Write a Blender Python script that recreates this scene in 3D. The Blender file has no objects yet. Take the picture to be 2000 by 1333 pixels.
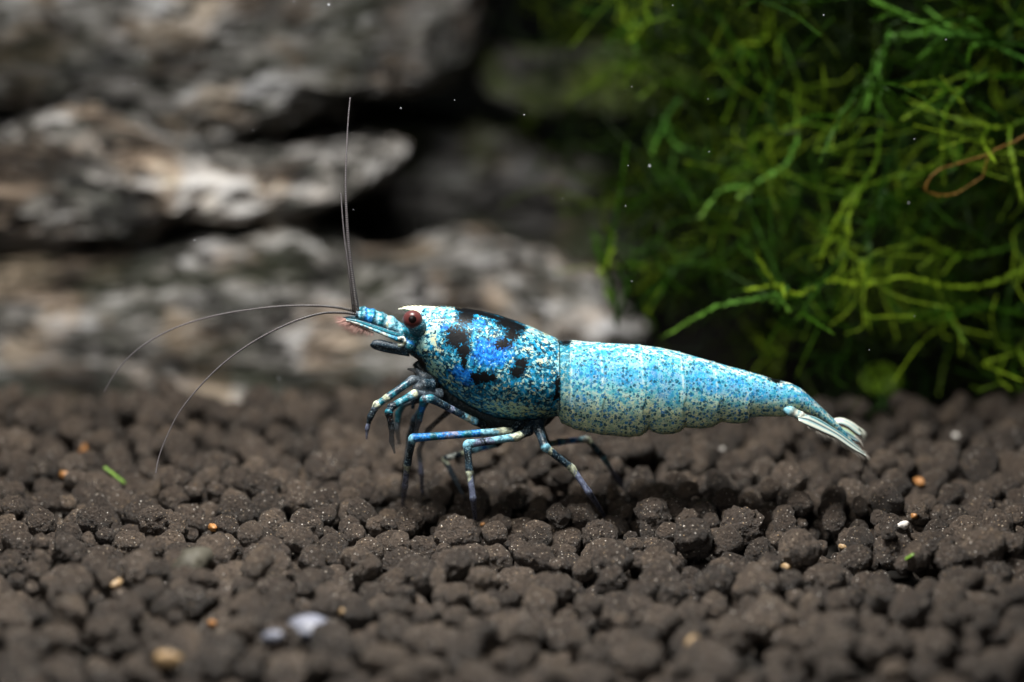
import bpy, bmesh, math, random
import numpy as np
from mathutils import Vector, Matrix, Euler, noise as mnoise

random.seed(7)
rng = np.random.default_rng(11)
scene = bpy.context.scene
C = scene.collection

# ------------------------------------------------------------------ camera, world, lamps, exposure
# 1 unit = about 2.6 mm (the shrimp is some 25 mm long)
scene.unit_settings.scale_length = 0.0026
PITCH = math.radians(12.0)
DIST = 45.0
sp, cp = math.sin(PITCH), math.cos(PITCH)
_dy = -(985 - 666.5) / 100.0
_t = DIST * cp / (DIST * cp + _dy * sp)
ZC = -(DIST * sp + _t * (-DIST * sp + _dy * cp))
CAM = np.array([0.0, -DIST * cp, ZC + DIST * sp])
FWD = np.array([0.0, cp, -sp]); UPV = np.array([0.0, sp, cp]); RGT = np.array([1.0, 0, 0])

cam_data = bpy.data.cameras.new('camera')
cam = bpy.data.objects.new('camera', cam_data)
C.objects.link(cam)
cam.location = CAM
cam.rotation_euler = (math.pi / 2 - PITCH, 0, 0)
cam_data.sensor_width = 36.0
cam_data.lens = 36.0 * DIST / 20.0
cam_data.clip_start = 0.5
cam_data.clip_end = 400.0
cam_data.dof.use_dof = True
cam_data.dof.focus_distance = 44.35
cam_data.dof.aperture_fstop = 0.081 / 1.25
scene.camera = cam

world = bpy.data.worlds.new('World')
scene.world = world
world.use_nodes = True
wbg = world.node_tree.nodes['Background']
wbg.inputs[0].default_value = (0.55, 0.75, 1.0, 1)
wbg.inputs[1].default_value = 0.006


def lamp(name, loc, target, sx, sy, power, col):
    d = bpy.data.lights.new(name, 'AREA')
    d.shape = 'RECTANGLE'
    d.size, d.size_y = sx, sy
    d.energy = power
    d.color = col
    o = bpy.data.objects.new(name, d)
    C.objects.link(o)
    o.location = loc
    o.rotation_euler = (Vector(target) - Vector(loc)).to_track_quat('-Z', 'Y').to_euler()
    return o


lamp('tank_lamp', (-3.5, -5.2, 23.5), (-0.5, 2.0, 1.0), 8.0, 6.0, 22000, (1.0, 0.97, 0.92))
lamp('front_flash', (-9.0, -27.0, 20.0), (0, 0, 2), 8.0, 5.0, 3300, (1.0, 0.98, 0.96))

scene.render.engine = 'CYCLES'
scene.cycles.use_denoising = True
scene.cycles.max_bounces = 6
scene.cycles.transparent_max_bounces = 12
vs = scene.view_settings
vs.view_transform = 'Standard'
vs.look = 'None'
vs.exposure = 0.0
vs.gamma = 1.0
vs.use_curve_mapping = False


# ------------------------------------------------------------------ measuring helpers
def raydir(px, py):
    return FWD * DIST + RGT * ((px - 1000.0) / 100.0) + UPV * (-(py - 666.5) / 100.0)


def at(px, py, y):
    d = raydir(px, py)
    t = (y - CAM[1]) / d[1]
    return CAM + d * t


def to_px(p):
    p = np.asarray(p, float)
    v = p - CAM
    f = v @ FWD
    return 1000.0 + 100.0 * (v @ RGT) / f * DIST, 666.5 - 100.0 * (v @ UPV) / f * DIST, f


def catmull(pts, n):
    pts = np.asarray(pts, float)
    k = len(pts)
    if k == 2:
        t = np.linspace(0, 1, n)[:, None]
        return pts[0] * (1 - t) + pts[1] * t
    seg = np.linalg.norm(np.diff(pts, axis=0), axis=1)
    cum = np.concatenate([[0], np.cumsum(np.sqrt(np.maximum(seg, 1e-9)))])
    out = []
    for s in np.linspace(0, cum[-1], n):
        i = min(max(np.searchsorted(cum, s, side='right') - 1, 0), k - 2)
        u = (s - cum[i]) / (cum[i + 1] - cum[i])
        p1, p2 = pts[i], pts[i + 1]
        p0 = pts[i - 1] if i > 0 else 2 * p1 - p2
        p3 = pts[i + 2] if i + 2 < k else 2 * p2 - p1
        out.append(0.5 * ((2 * p1) + (-p0 + p2) * u + (2 * p0 - 5 * p1 + 4 * p2 - p3) * u * u
                          + (-p0 + 3 * p1 - 3 * p2 + p3) * u ** 3))
    return np.array(out)


def sm(x, a, b):
    t = np.clip((x - a) / (b - a), 0, 1)
    return t * t * (3 - 2 * t)


# ------------------------------------------------------------------ object helpers
def mesh_obj(name, verts, faces, mat=None, parent=None, smooth=True):
    me = bpy.data.meshes.new(name)
    me.from_pydata([tuple(map(float, v)) for v in verts], [], faces)
    me.update()
    if smooth:
        me.polygons.foreach_set('use_smooth', [True] * len(me.polygons))
    if mat:
        me.materials.append(mat)
    o = bpy.data.objects.new(name, me)
    C.objects.link(o)
    if parent:
        o.parent = parent
    return o


def fattr(o, name, vals):
    a = o.data.attributes.new(name, 'FLOAT', 'POINT')
    a.data.foreach_set('value', np.asarray(vals, dtype=np.float32))


def cattr(o, name, vals):
    a = o.data.attributes.new(name, 'FLOAT_COLOR', 'POINT')
    v = np.ones((len(vals), 4), dtype=np.float32)
    v[:, :3] = np.asarray(vals)[:, :3]
    a.data.foreach_set('color', v.ravel())


def tag(o, label=None, cat=None, group=None, kind=None):
    if label: o['label'] = label
    if cat: o['category'] = cat
    if group: o['group'] = group
    if kind: o['kind'] = kind
    return o


def frames(pts):
    pts = np.asarray(pts, float)
    T = np.gradient(pts, axis=0)
    T /= np.maximum(np.linalg.norm(T, axis=1), 1e-9)[:, None]
    ref = np.array([0, 1.0, 0]) if abs(T[0][1]) < 0.9 else np.array([1.0, 0, 0])
    u = ref - T[0] * (ref @ T[0]); u /= np.linalg.norm(u)
    U = []
    for i in range(len(pts)):
        u = u - T[i] * (u @ T[i])
        u /= max(np.linalg.norm(u), 1e-9)
        U.append(u.copy())
    U = np.array(U)
    return T, U, np.cross(T, U)


def tube_data(pts, rad, nseg=12, flat=1.0):
    """rings along pts; flat < 1 squashes along the second axis"""
    pts = np.asarray(pts, float)
    rad = np.asarray(rad, float)
    T, U, V = frames(pts)
    a = np.linspace(0, 2 * math.pi, nseg, endpoint=False)
    ring = (np.cos(a)[None, :, None] * U[:, None, :] + flat * np.sin(a)[None, :, None] * V[:, None, :])
    v = (pts[:, None, :] + rad[:, None, None] * ring).reshape(-1, 3)
    n = len(pts)
    f = []
    for i in range(n - 1):
        for j in range(nseg):
            k = (j + 1) % nseg
            f.append((i * nseg + j, i * nseg + k, (i + 1) * nseg + k, (i + 1) * nseg + j))
    f.append(tuple(range(nseg - 1, -1, -1)))
    f.append(tuple((n - 1) * nseg + j for j in range(nseg)))
    t = np.repeat(np.linspace(0, 1, n), nseg)
    return v, f, t


def join_data(parts):
    V, F, X = [], [], []
    off = 0
    for p in parts:
        v, f = p[0], p[1]
        V.append(np.asarray(v)); F += [tuple(i + off for i in q) for q in f]
        if len(p) > 2: X.append(np.asarray(p[2]))
        off += len(v)
    return np.concatenate(V), F, (np.concatenate(X) if X else None)


# ------------------------------------------------------------------ material helpers
class NT:
    def __init__(self, name):
        self.m = bpy.data.materials.new(name)
        self.m.use_nodes = True
        self.t = self.m.node_tree
        self.t.nodes.clear()
        self.out = self.t.nodes.new('ShaderNodeOutputMaterial')

    def n(self, kind, **kw):
        x = self.t.nodes.new('ShaderNode' + kind)
        for k, v in kw.items(): setattr(x, k, v)
        return x

    def lk(self, a, b): self.t.links.new(a, b)

    def put(self, sock, v):
        if isinstance(v, bpy.types.NodeSocket): self.lk(v, sock)
        elif isinstance(v, (tuple, list)) and len(v) == 3 and sock.type == 'RGBA': sock.default_value = (*v, 1)
        else: sock.default_value = v

    def attr(self, name, out='Fac'):
        x = self.n('Attribute'); x.attribute_name = name
        return x.outputs[out]

    def coord(self, which='Object'): return self.n('TexCoord').outputs[which]

    def mapping(self, vec, scale=(1, 1, 1), rot=(0, 0, 0)):
        x = self.n('Mapping'); self.lk(vec, x.inputs['Vector'])
        x.inputs['Scale'].default_value = scale; x.inputs['Rotation'].default_value = rot
        return x.outputs[0]

    def noise(self, vec, scale, detail=2.0, rough=0.5, dist=0.0, out='Fac'):
        x = self.n('TexNoise')
        if vec is not None: self.lk(vec, x.inputs['Vector'])
        x.inputs['Scale'].default_value = scale; x.inputs['Detail'].default_value = detail
        x.inputs['Roughness'].default_value = rough; x.inputs['Distortion'].default_value = dist
        return x.outputs[out]

    def voro(self, vec, scale, feature='F1', rand=1.0):
        x = self.n('TexVoronoi', feature=feature)
        if vec is not None: self.lk(vec, x.inputs['Vector'])
        x.inputs['Scale'].default_value = scale
        x.inputs['Randomness'].default_value = rand
        return x

    def math(self, op, a, b=0.0, c=0.0, clamp=False):
        x = self.n('Math', operation=op); x.use_clamp = clamp
        self.put(x.inputs[0], a); self.put(x.inputs[1], b)
        if len(x.inputs) > 2: self.put(x.inputs[2], c)
        return x.outputs[0]

    def sstep(self, v, a, b, lo=0.0, hi=1.0):
        x = self.n('MapRange', interpolation_type='SMOOTHSTEP')
        self.put(x.inputs['Value'], v)
        self.put(x.inputs['From Min'], a); self.put(x.inputs['From Max'], b)
        self.put(x.inputs['To Min'], lo); self.put(x.inputs['To Max'], hi)
        return x.outputs['Result']

    def mix(self, f, a, b, mode='MIX'):
        x = self.n('Mix', data_type='RGBA', blend_type=mode)
        self.put(x.inputs[0], f); self.put(x.inputs[6], a); self.put(x.inputs[7], b)
        return x.outputs[2]

    def ramp(self, f, stops):
        x = self.n('ValToRGB'); self.put(x.inputs[0], f)
        e = x.color_ramp.elements
        while len(e) > 1: e.remove(e[-1])
        e[0].position = stops[0][0]; e[0].color = (*stops[0][1], 1)
        for p, c in stops[1:]:
            k = e.new(p); k.color = (*c, 1)
        return x.outputs[0]

    def bump(self, h, strength=0.3, dist=0.05):
        x = self.n('Bump'); self.lk(h, x.inputs['Height'])
        x.inputs['Strength'].default_value = strength; x.inputs['Distance'].default_value = dist
        return x.outputs[0]

    def bsdf(self, col, rough=0.5, spec=0.5, normal=None, sss=0.0, sssr=(1, 1, 1), sscale=0.1, coat=0.0, trans=0.0, alpha=None):
        x = self.n('BsdfPrincipled')
        self.put(x.inputs['Base Color'], col)
        self.put(x.inputs['Roughness'], rough)
        self.put(x.inputs['Specular IOR Level'], spec)
        if normal is not None: self.lk(normal, x.inputs['Normal'])
        if sss:
            x.inputs['Subsurface Weight'].default_value = sss
            x.inputs['Subsurface Radius'].default_value = sssr
            x.inputs['Subsurface Scale'].default_value = sscale
        if coat:
            x.inputs['Coat Weight'].default_value = coat; x.inputs['Coat Roughness'].default_value = 0.12
        if trans: self.put(x.inputs['Transmission Weight'], trans)
        if alpha is not None: self.put(x.inputs['Alpha'], alpha)
        return x.outputs[0]

    def done(self, sh):
        self.lk(sh, self.out.inputs['Surface'])
        return self.m


# ---- soil pellets
def pellet_material(name, joined):
    n = NT(name)
    v = n.coord()
    k = 2.7 if joined else 1.0          # the joined bed is measured in scene units, the single pellets in their own radius
    rnd = n.attr('tone') if joined else n.n('ObjectInfo').outputs['Random']
    big = n.noise(v, 0.9 * k, 3, 0.6)
    med = n.noise(v, 2.6 * k, 5, 0.68)
    fine = n.noise(v, 7.0 * k, 5, 0.72)
    tone = n.math('ADD', n.math('MULTIPLY', rnd, 0.5), n.math('MULTIPLY', big, 0.5))
    col = n.ramp(tone, [(0.15, (0.024, 0.018, 0.014)), (0.5, (0.066, 0.048, 0.036)), (0.72, (0.100, 0.074, 0.055)), (0.95, (0.160, 0.112, 0.070))])
    col = n.mix(n.sstep(fine, 0.36, 0.60), n.mix(0.72, col, (0.010, 0.008, 0.007)), n.mix(n.sstep(fine, 0.58, 0.74), col, n.mix(0.5, col, (0.24, 0.19, 0.14))))
    vo = n.voro(v, 6.2 * k)
    cr = n.n('SeparateColor'); n.lk(vo.outputs['Color'], cr.inputs[0])
    dot = n.math('MULTIPLY', n.sstep(vo.outputs['Distance'], 0.30, 0.14), n.sstep(cr.outputs[0], 0.60, 0.64))
    dotc = n.ramp(cr.outputs[1], [(0.0, (0.34, 0.23, 0.12)), (0.5, (0.46, 0.40, 0.32)), (1.0, (0.75, 0.71, 0.66))])
    col = n.mix(dot, col, dotc)
    h = n.math('ADD', n.math('MULTIPLY', med, 1.0), n.math('MULTIPLY', fine, 0.55))
    nb = n.bump(h, 1.0, 0.2)
    return n.done(n.bsdf(col, n.sstep(fine, 0.35, 0.65, 0.38, 0.7), 0.4, nb))


M_PELLET = pellet_material('soil_pellet_clay', False)
M_BED = pellet_material('soil_bed_clay', True)

n = NT('soil_dark')
M_SOIL = n.done(n.bsdf(n.ramp(n.noise(n.coord(), 3.0, 4), [(0.3, (0.003, 0.0025, 0.002)), (0.7, (0.008, 0.0065, 0.005))]), 0.9, 0.2))

n = NT('tank_back_black')
M_BACK = n.done(n.bsdf(n.ramp(n.noise(n.coord(), 0.4, 3), [(0.3, (0.0015, 0.002, 0.002)), (0.8, (0.004, 0.005, 0.004))]), 0.9, 0.1))


def simple_mat(name, c1, c2, scale=6.0, rough=0.6, spec=0.4, bump=0.4, sss=0.0):
    n = NT(name)
    v = n.coord()
    f = n.noise(v, scale, 3, 0.6)
    return n.done(n.bsdf(n.ramp(f, [(0.3, c1), (0.7, c2)]), rough, spec, n.bump(f, bump, 0.05), sss=sss, sscale=0.05))


# ---- rock
def rock_material(name, green=0.0, dark=1.0):
    n = NT(name)
    v = n.coord()
    vm = n.mapping(v, (0.36, 0.6, 1.25), (0, math.radians(-10), 0))
    a = n.noise(vm, 0.36, 5, 0.62, 0.8)
    b = n.noise(vm, 1.25, 4, 0.65, 0.5)
    c = n.noise(v, 0.35, 3, 0.5)
    k = n.math('ADD', n.math('MULTIPLY', a, 0.54), n.math('MULTIPLY', b, 0.55))
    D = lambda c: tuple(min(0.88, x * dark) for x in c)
    col = n.ramp(k, [(0.455, D((0.005, 0.0045, 0.004))), (0.50, D((0.055, 0.057, 0.048))), (0.555, D((0.22, 0.205, 0.19))), (0.61, D((0.53, 0.52, 0.51))), (0.68, D((0.90, 0.90, 0.94)))])  # stone tones; palest and darkest stops also paint highlights and shaded crevices
    tan = n.ramp(k, [(0.44, D((0.012, 0.008, 0.006))), (0.52, D((0.10, 0.075, 0.055))), (0.59, D((0.36, 0.28, 0.21))), (0.68, D((0.78, 0.66, 0.54)))])
    col = n.mix(n.sstep(n.noise(v, 0.45, 3, 0.55, 0.3), 0.49, 0.62), col, tan)
    cr = n.noise(vm, 0.8, 3, 0.5, 1.0)
    crack = n.sstep(n.math('ABSOLUTE', n.math('SUBTRACT', cr, 0.5)), 0.012, 0.035)
    col = n.mix(crack, D((0.010, 0.009, 0.008)), col)
    if green:
        col = n.mix(n.math('MULTIPLY', n.sstep(c, 0.42, 0.6), green), col, (0.07, 0.10, 0.012))
    nb = n.bump(n.math('ADD', n.noise(vm, 1.6, 6, 0.68), n.math('MULTIPLY', crack, 0.3)), 1.0, 0.9)
    return n.done(n.bsdf(col, 0.34, 0.5, nb))


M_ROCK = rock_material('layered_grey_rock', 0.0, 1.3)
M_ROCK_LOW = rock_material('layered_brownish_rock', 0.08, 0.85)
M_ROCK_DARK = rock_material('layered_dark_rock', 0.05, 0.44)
M_ROCK_DIM = rock_material('shaded_brown_rock', 0.3, 0.16)  # rock colour scaled down to carry the shade of the gap
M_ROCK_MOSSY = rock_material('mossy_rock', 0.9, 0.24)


# ---- moss
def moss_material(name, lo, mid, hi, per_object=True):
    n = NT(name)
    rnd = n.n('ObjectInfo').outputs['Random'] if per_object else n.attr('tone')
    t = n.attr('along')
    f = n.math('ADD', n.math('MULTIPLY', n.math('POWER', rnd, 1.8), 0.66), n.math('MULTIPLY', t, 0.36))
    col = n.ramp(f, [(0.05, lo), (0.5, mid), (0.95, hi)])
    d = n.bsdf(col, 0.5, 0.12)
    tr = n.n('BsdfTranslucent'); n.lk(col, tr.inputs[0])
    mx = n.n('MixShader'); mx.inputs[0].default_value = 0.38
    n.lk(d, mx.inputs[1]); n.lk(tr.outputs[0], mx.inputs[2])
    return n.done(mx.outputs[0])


M_MOSS = moss_material('moss_green', (0.003, 0.015, 0.001), (0.026, 0.076, 0.003), (0.21, 0.31, 0.018))
M_MOSS_BACK = moss_material('moss_shaded_green', (0.001, 0.004, 0.0002), (0.007, 0.018, 0.0005), (0.06, 0.09, 0.003), False)  # much darker moss copy: shade inside the clump put into the colour
M_MOSS_PALE = moss_material('moss_pale_green', (0.05, 0.15, 0.022), (0.10, 0.24, 0.03), (0.32, 0.44, 0.07))
M_MOSS_DEAD = moss_material('moss_orange_brown', (0.10, 0.05, 0.010), (0.17, 0.09, 0.018), (0.26, 0.19, 0.05))


# ------------------------------------------------------------------ ground bed
ground = mesh_obj('ground', [(-34, -22, -1.0), (34, -22, -1.0), (34, 8.6, -1.0), (34, 11.5, -2.4), (34, 60, -2.4), (-34, 60, -2.4), (-34, 11.5, -2.4), (-34, 8.6, -1.0)], [(0, 1, 2, 7), (7, 2, 3, 6), (6, 3, 4, 5)], M_SOIL, smooth=False)
tag(ground, kind='structure')
back = mesh_obj('backdrop', [(-60, 55, -8), (60, 55, -8), (60, 55, 40), (-60, 55, 40)], [(0, 1, 2, 3)], M_BACK)
tag(back, kind='structure')


# packing of the pellets: each one is dropped and rolls to the lowest of several nearby spots
def ground_lift(x, y):
    return 0.16 * math.sin(x * 0.33 + 1.0) * math.sin(y * 0.41 + 0.4) 


def drop_pellets():
    X0, X1, Y0, Y1 = -15.5, 15.5, -14.5, 10.8
    P = np.zeros((9000, 4)); cnt = 0
    cell = 1.4
    grid = {}
    N = 5000
    for i in range(N):
        y = rng.uniform(Y0, Y1)
        half = 9.3 + (y - Y0) * 0.235
        x = rng.uniform(-half, half)
        if y > 10.2 - 1.3 * float(sm(x, 0.5, 5.0)) + 0.5 * math.sin(x * 1.3): continue
        u = rng.random()
        r = 0.13 + 0.10 * rng.random() if u < 0.30 else (0.23 + 0.11 * rng.random() if u < 0.82 else 0.34 + 0.10 * rng.random())
        near = []
        gx, gy = int(math.floor(x / cell)), int(math.floor(y / cell))
        for a in (-1, 0, 1):
            for b in (-1, 0, 1):
                near += grid.get((gx + a, gy + b), [])
        cand = np.column_stack([x + rng.uniform(-0.42, 0.42, 7), y + rng.uniform(-0.42, 0.42, 7)])
        base = -1.0 + r
        if near:
            q = P[near]
            d2 = ((cand[:, None, :] - q[None, :, :2]) ** 2).sum(2)
            R = (q[:, 3] + r)[None, :] * 0.97
            z = np.where(d2 < R * R, q[None, :, 2] + np.sqrt(np.maximum(R * R - d2, 0)), base)
            zz = np.maximum(z.max(1), base)
        else:
            zz = np.full(len(cand), base)
        k = int(np.argmin(zz - np.array([ground_lift(*c) for c in cand])))
        calm = 0.30 if abs(cand[k, 0] + 0.1) < 2.7 and -2.4 < cand[k, 1] < 3.0 else 0.0
        if zz[k] + r * 0.75 > -0.34 + (0.66 - calm) * rng.random(): continue      # the bed is raked level
        P[cnt] = (cand[k, 0], cand[k, 1], zz[k], r)
        grid.setdefault((int(math.floor(cand[k, 0] / cell)), int(math.floor(cand[k, 1] / cell))), []).append(cnt)
        cnt += 1
    return P[:cnt]


PEL = drop_pellets()
# set the mean top surface to z = 0 near the focus plane
_s = PEL[(abs(PEL[:, 1]) < 4) & (abs(PEL[:, 0]) < 8)]
_tops = np.sort(_s[:, 2] + _s[:, 3])
ZOFF = -float(_tops[int(len(_tops) * 0.80)])
PEL[:, 2] += ZOFF
ground.location.z = ZOFF
for i in range(len(PEL)):
    PEL[i, 2] += ground_lift(PEL[i, 0], PEL[i, 1])


def see(px, py):
    """first pellet met by the sight line through a picture point: (point, index)"""
    d = raydir(px, py); d = d / np.linalg.norm(d)
    oc = CAM - PEL[:, :3]
    b = oc @ d
    c = (oc * oc).sum(1) - (PEL[:, 3] * 0.97) ** 2
    D = b * b - c
    t = np.where(D > 0, -b - np.sqrt(np.maximum(D, 0)), 1e9)
    k = int(np.argmin(t))
    if t[k] > 1e8: return None, -1
    return CAM + d * t[k], k


# which pellets show largest
def visible_counts():
    W_, H_ = 1000, 667
    ids = -np.ones((H_, W_), int)
    px, py, f = to_px(PEL[:, :3])
    rp = PEL[:, 3] * DIST / f * 100 / 2
    for i in np.argsort(-f):
        cx, cy, r = px[i] / 2, py[i] / 2, rp[i]
        x0, x1 = max(0, int(cx - r)), min(W_, int(cx + r) + 1)
        y0, y1 = max(0, int(cy - r)), min(H_, int(cy + r) + 1)
        if x0 >= x1 or y0 >= y1: continue
        yy, xx = np.mgrid[y0:y1, x0:x1]
        m = (xx - cx) ** 2 + (yy - cy) ** 2 < r * r
        ids[y0:y1, x0:x1][m] = i
    return np.bincount(ids[ids >= 0], minlength=len(PEL)), py


VIS, PYS = visible_counts()
order = np.argsort(-VIS)
top300 = set(int(i) for i in order[:300])


def ico(level):
    bm = bmesh.new()
    bmesh.ops.create_icosphere(bm, subdivisions=level, radius=1.0)
    v = np.array([x.co[:] for x in bm.verts]); f = [tuple(y.index for y in x.verts) for x in bm.faces]
    bm.free()
    return v, f


ICO = {k: ico(k) for k in (2, 3, 4, 5)}


def lump(dirs, seed, rough=1.0):
    o = Vector((seed * 3.7, seed * 1.3, -seed * 2.1))
    rnd = random.Random(seed)
    ax = Vector((rnd.uniform(-1, 1), rnd.uniform(-1, 1), rnd.uniform(-1, 1))).normalized()
    stretch = rnd.uniform(-0.10, 0.28)
    pits = [(Vector((rnd.uniform(-1, 1), rnd.uniform(-1, 1), rnd.uniform(-1, 1))).normalized(), rnd.uniform(0.2, 0.42), rnd.uniform(0.08, 0.26)) for _ in range(rnd.randint(1, 4))]
    out = []
    for d in dirs:
        v = Vector(d)
        r = 1.0 + 0.20 * mnoise.noise(v * 1.25 + o) + rough * (0.12 * mnoise.noise(v * 2.9 + o) + 0.10 * mnoise.noise(v * 6.0 + o) + 0.085 * mnoise.noise(v * 12.0 + o))
        r *= 1.0 + stretch * (2 * (v.dot(ax)) ** 2 - 0.7)
        for pd, pw, pdepth in pits:
            q = (v - pd).length / pw
            if q < 1.6: r -= pdepth * math.exp(-q * q * 2.2)
        out.append(v * r)
    return np.array([p[:] for p in out])


NV = 18
rough_of = [(0.5, 0.9, 1.35)[i % 3] for i in range(NV)]
VAR4 = [lump(ICO[4][0], i + 1, rough_of[i]) for i in range(NV)]
VAR3 = [lump(ICO[3][0], i + 1, rough_of[i]) for i in range(NV)]
VAR2 = [lump(ICO[2][0], i + 1, rough_of[i]) for i in range(NV)]
pel_mesh = []
for i in range(NV):
    me = bpy.data.meshes.new('soil_pellet')
    me.from_pydata([tuple(v) for v in VAR4[i]], [], ICO[4][1])
    me.polygons.foreach_set('use_smooth', [True] * len(me.polygons))
    me.materials.append(M_PELLET)
    pel_mesh.append(me)

bedV, bedF, bedT = [], [], []
off = 0
for i in range(len(PEL)):
    x, y, z, r = PEL[i]
    e = Euler((rng.uniform(0, 6.28), rng.uniform(0, 6.28), rng.uniform(0, 6.28)))
    k = int(rng.integers(NV))
    sc = (r * rng.uniform(0.94, 1.08), r * rng.uniform(0.94, 1.08), r * rng.uniform(0.90, 1.04))
    if i in top300:
        o = bpy.data.objects.new('soil_pellet', pel_mesh[k])
        C.objects.link(o)
        o.parent = ground
        o.location = (x, y, z - ground.location.z)
        o.rotation_euler = e
        o.scale = sc
    else:
        if VIS[i] == 0 and z + r < -0.55: continue
        hi = VIS[i] > 60 and 850 < PYS[i] < 1180
        vv, ff = (VAR3[k], ICO[3][1]) if hi else (VAR2[k], ICO[2][1])
        w = (vv * np.array(sc)) @ np.array(e.to_matrix()).T + np.array([x, y, z - ground.location.z])
        bedV.append(w)
        fa = np.array(ff) + off
        bedF.append(fa)
        bedT.append(np.full(len(w), rng.random()))
        off += len(w)
bedV = np.concatenate(bedV); bedF = np.concatenate(bedF); bedT = np.concatenate(bedT)
bme = bpy.data.meshes.new('soil_bed')
bme.vertices.add(len(bedV)); bme.vertices.foreach_set('co', bedV.astype(np.float32).ravel())
bme.loops.add(bedF.size); bme.loops.foreach_set('vertex_index', bedF.astype(np.int32).ravel())
bme.polygons.add(len(bedF))
bme.polygons.foreach_set('loop_start', np.arange(0, bedF.size, 3, dtype=np.int32))
bme.polygons.foreach_set('loop_total', np.full(len(bedF), 3, dtype=np.int32))
bme.update(calc_edges=True)
bme.polygons.foreach_set('use_smooth', [True] * len(bme.polygons))
bme.materials.append(M_BED)
bed = bpy.data.objects.new('soil_bed', bme)
C.objects.link(bed); bed.parent = ground
fattr(bed, 'tone', bedT)
tag(bed, kind='stuff')


# ------------------------------------------------------------------ rocks behind
def rock(name, outline, y0, thick, mat, label, seed, amp=0.5, center=None):
    pts = np.array([at(px, py, y0) for px, py in outline])
    c = pts.mean(0) if center is None else at(center[0], center[1], y0)
    loop = catmull(np.vstack([pts, pts[:1]]), 181)[:-1]
    nth, nr = 180, 46
    rr = np.sin(np.linspace(0, math.pi / 2, nr))
    V = []; F = []

    def depth(r): return thick * max(0.0, 1 - r ** 5.0) ** 0.45

    V.append(c + np.array([0, -thick, 0]))
    for i in range(1, nr):
        for j in range(nth):
            p = c + rr[i] * (loop[j] - c)
            V.append(p + np.array([0, -depth(rr[i]), 0]))
    for i in range(nr - 2, 0, -1):
        for j in range(nth):
            p = c + rr[i] * (loop[j] - c)
            V.append(p + np.array([0, depth(rr[i]), 0]))
    V.append(c + np.array([0, thick, 0]))
    rings = (nr - 1) + (nr - 2)
    for j in range(nth):
        F.append((0, 1 + j, 1 + (j + 1) % nth))
    for i in range(rings - 1):
        for j in range(nth):
            k = (j + 1) % nth
            F.append((1 + i * nth + j, 1 + (i + 1) * nth + j, 1 + (i + 1) * nth + k, 1 + i * nth + k))
    last = len(V) - 1
    for j in range(nth):
        F.append((last, 1 + (rings - 1) * nth + (j + 1) % nth, 1 + (rings - 1) * nth + j))
    V = np.array(V)
    o3 = Vector((seed * 5.1, seed * 2.3, seed * 7.7))
    W = []
    for v in V:
        p = Vector(v)
        q = Vector((p.x * 0.55, p.y * 0.6, p.z * 1.25 - p.x * 0.16)) * 0.55 + o3
        d = mnoise.noise(q) + 0.55 * mnoise.noise(q * 2.1) + 0.34 * (1 - abs(mnoise.noise(q * 4.0)) * 2) + 0.16 * mnoise.noise(q * 8.5)
        dirv = (p - Vector(c)); dirv = Vector((dirv.x * 0.12, dirv.y, dirv.z * 0.5))
        if dirv.length > 1e-6: dirv.normalize()
        g = Vector((mnoise.noise(q * 1.7 + Vector((9, 0, 0))), 0, mnoise.noise(q * 1.7 + Vector((0, 9, 0))))) * 0.25
        W.append((p + dirv * d * amp * 1.5 + g * amp)[:])
    b = np.array([c[0], c[1], min(w[2] for w in W)])
    o = mesh_obj(name, np.array(W) - b, F, mat)
    o.location = b
    return tag(o, label, 'rock')


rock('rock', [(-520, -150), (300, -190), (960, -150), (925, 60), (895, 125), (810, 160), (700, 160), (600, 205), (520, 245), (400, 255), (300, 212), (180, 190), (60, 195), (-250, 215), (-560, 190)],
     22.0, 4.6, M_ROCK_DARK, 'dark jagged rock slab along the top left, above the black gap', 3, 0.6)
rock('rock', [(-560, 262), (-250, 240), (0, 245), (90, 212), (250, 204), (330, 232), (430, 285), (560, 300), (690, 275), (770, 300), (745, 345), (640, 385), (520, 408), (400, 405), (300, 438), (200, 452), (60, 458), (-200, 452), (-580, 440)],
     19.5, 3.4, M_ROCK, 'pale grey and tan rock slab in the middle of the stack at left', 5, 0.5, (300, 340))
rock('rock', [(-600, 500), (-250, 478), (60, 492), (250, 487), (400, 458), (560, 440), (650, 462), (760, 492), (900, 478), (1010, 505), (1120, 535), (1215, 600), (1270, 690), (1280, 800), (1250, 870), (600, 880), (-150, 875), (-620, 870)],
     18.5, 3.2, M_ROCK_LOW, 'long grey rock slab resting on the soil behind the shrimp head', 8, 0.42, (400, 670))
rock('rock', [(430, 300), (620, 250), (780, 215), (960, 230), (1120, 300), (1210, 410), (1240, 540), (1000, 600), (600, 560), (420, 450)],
     25.0, 1.8, M_ROCK_DIM, 'shade-darkened brown rock deep in the gap behind the upright antennae', 12, 0.4)
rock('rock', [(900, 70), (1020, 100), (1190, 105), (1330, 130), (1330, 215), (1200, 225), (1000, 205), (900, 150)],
     23.5, 1.8, M_ROCK_MOSSY, 'olive moss-tinted rock at the top centre beside the moss', 15, 0.3)


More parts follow.
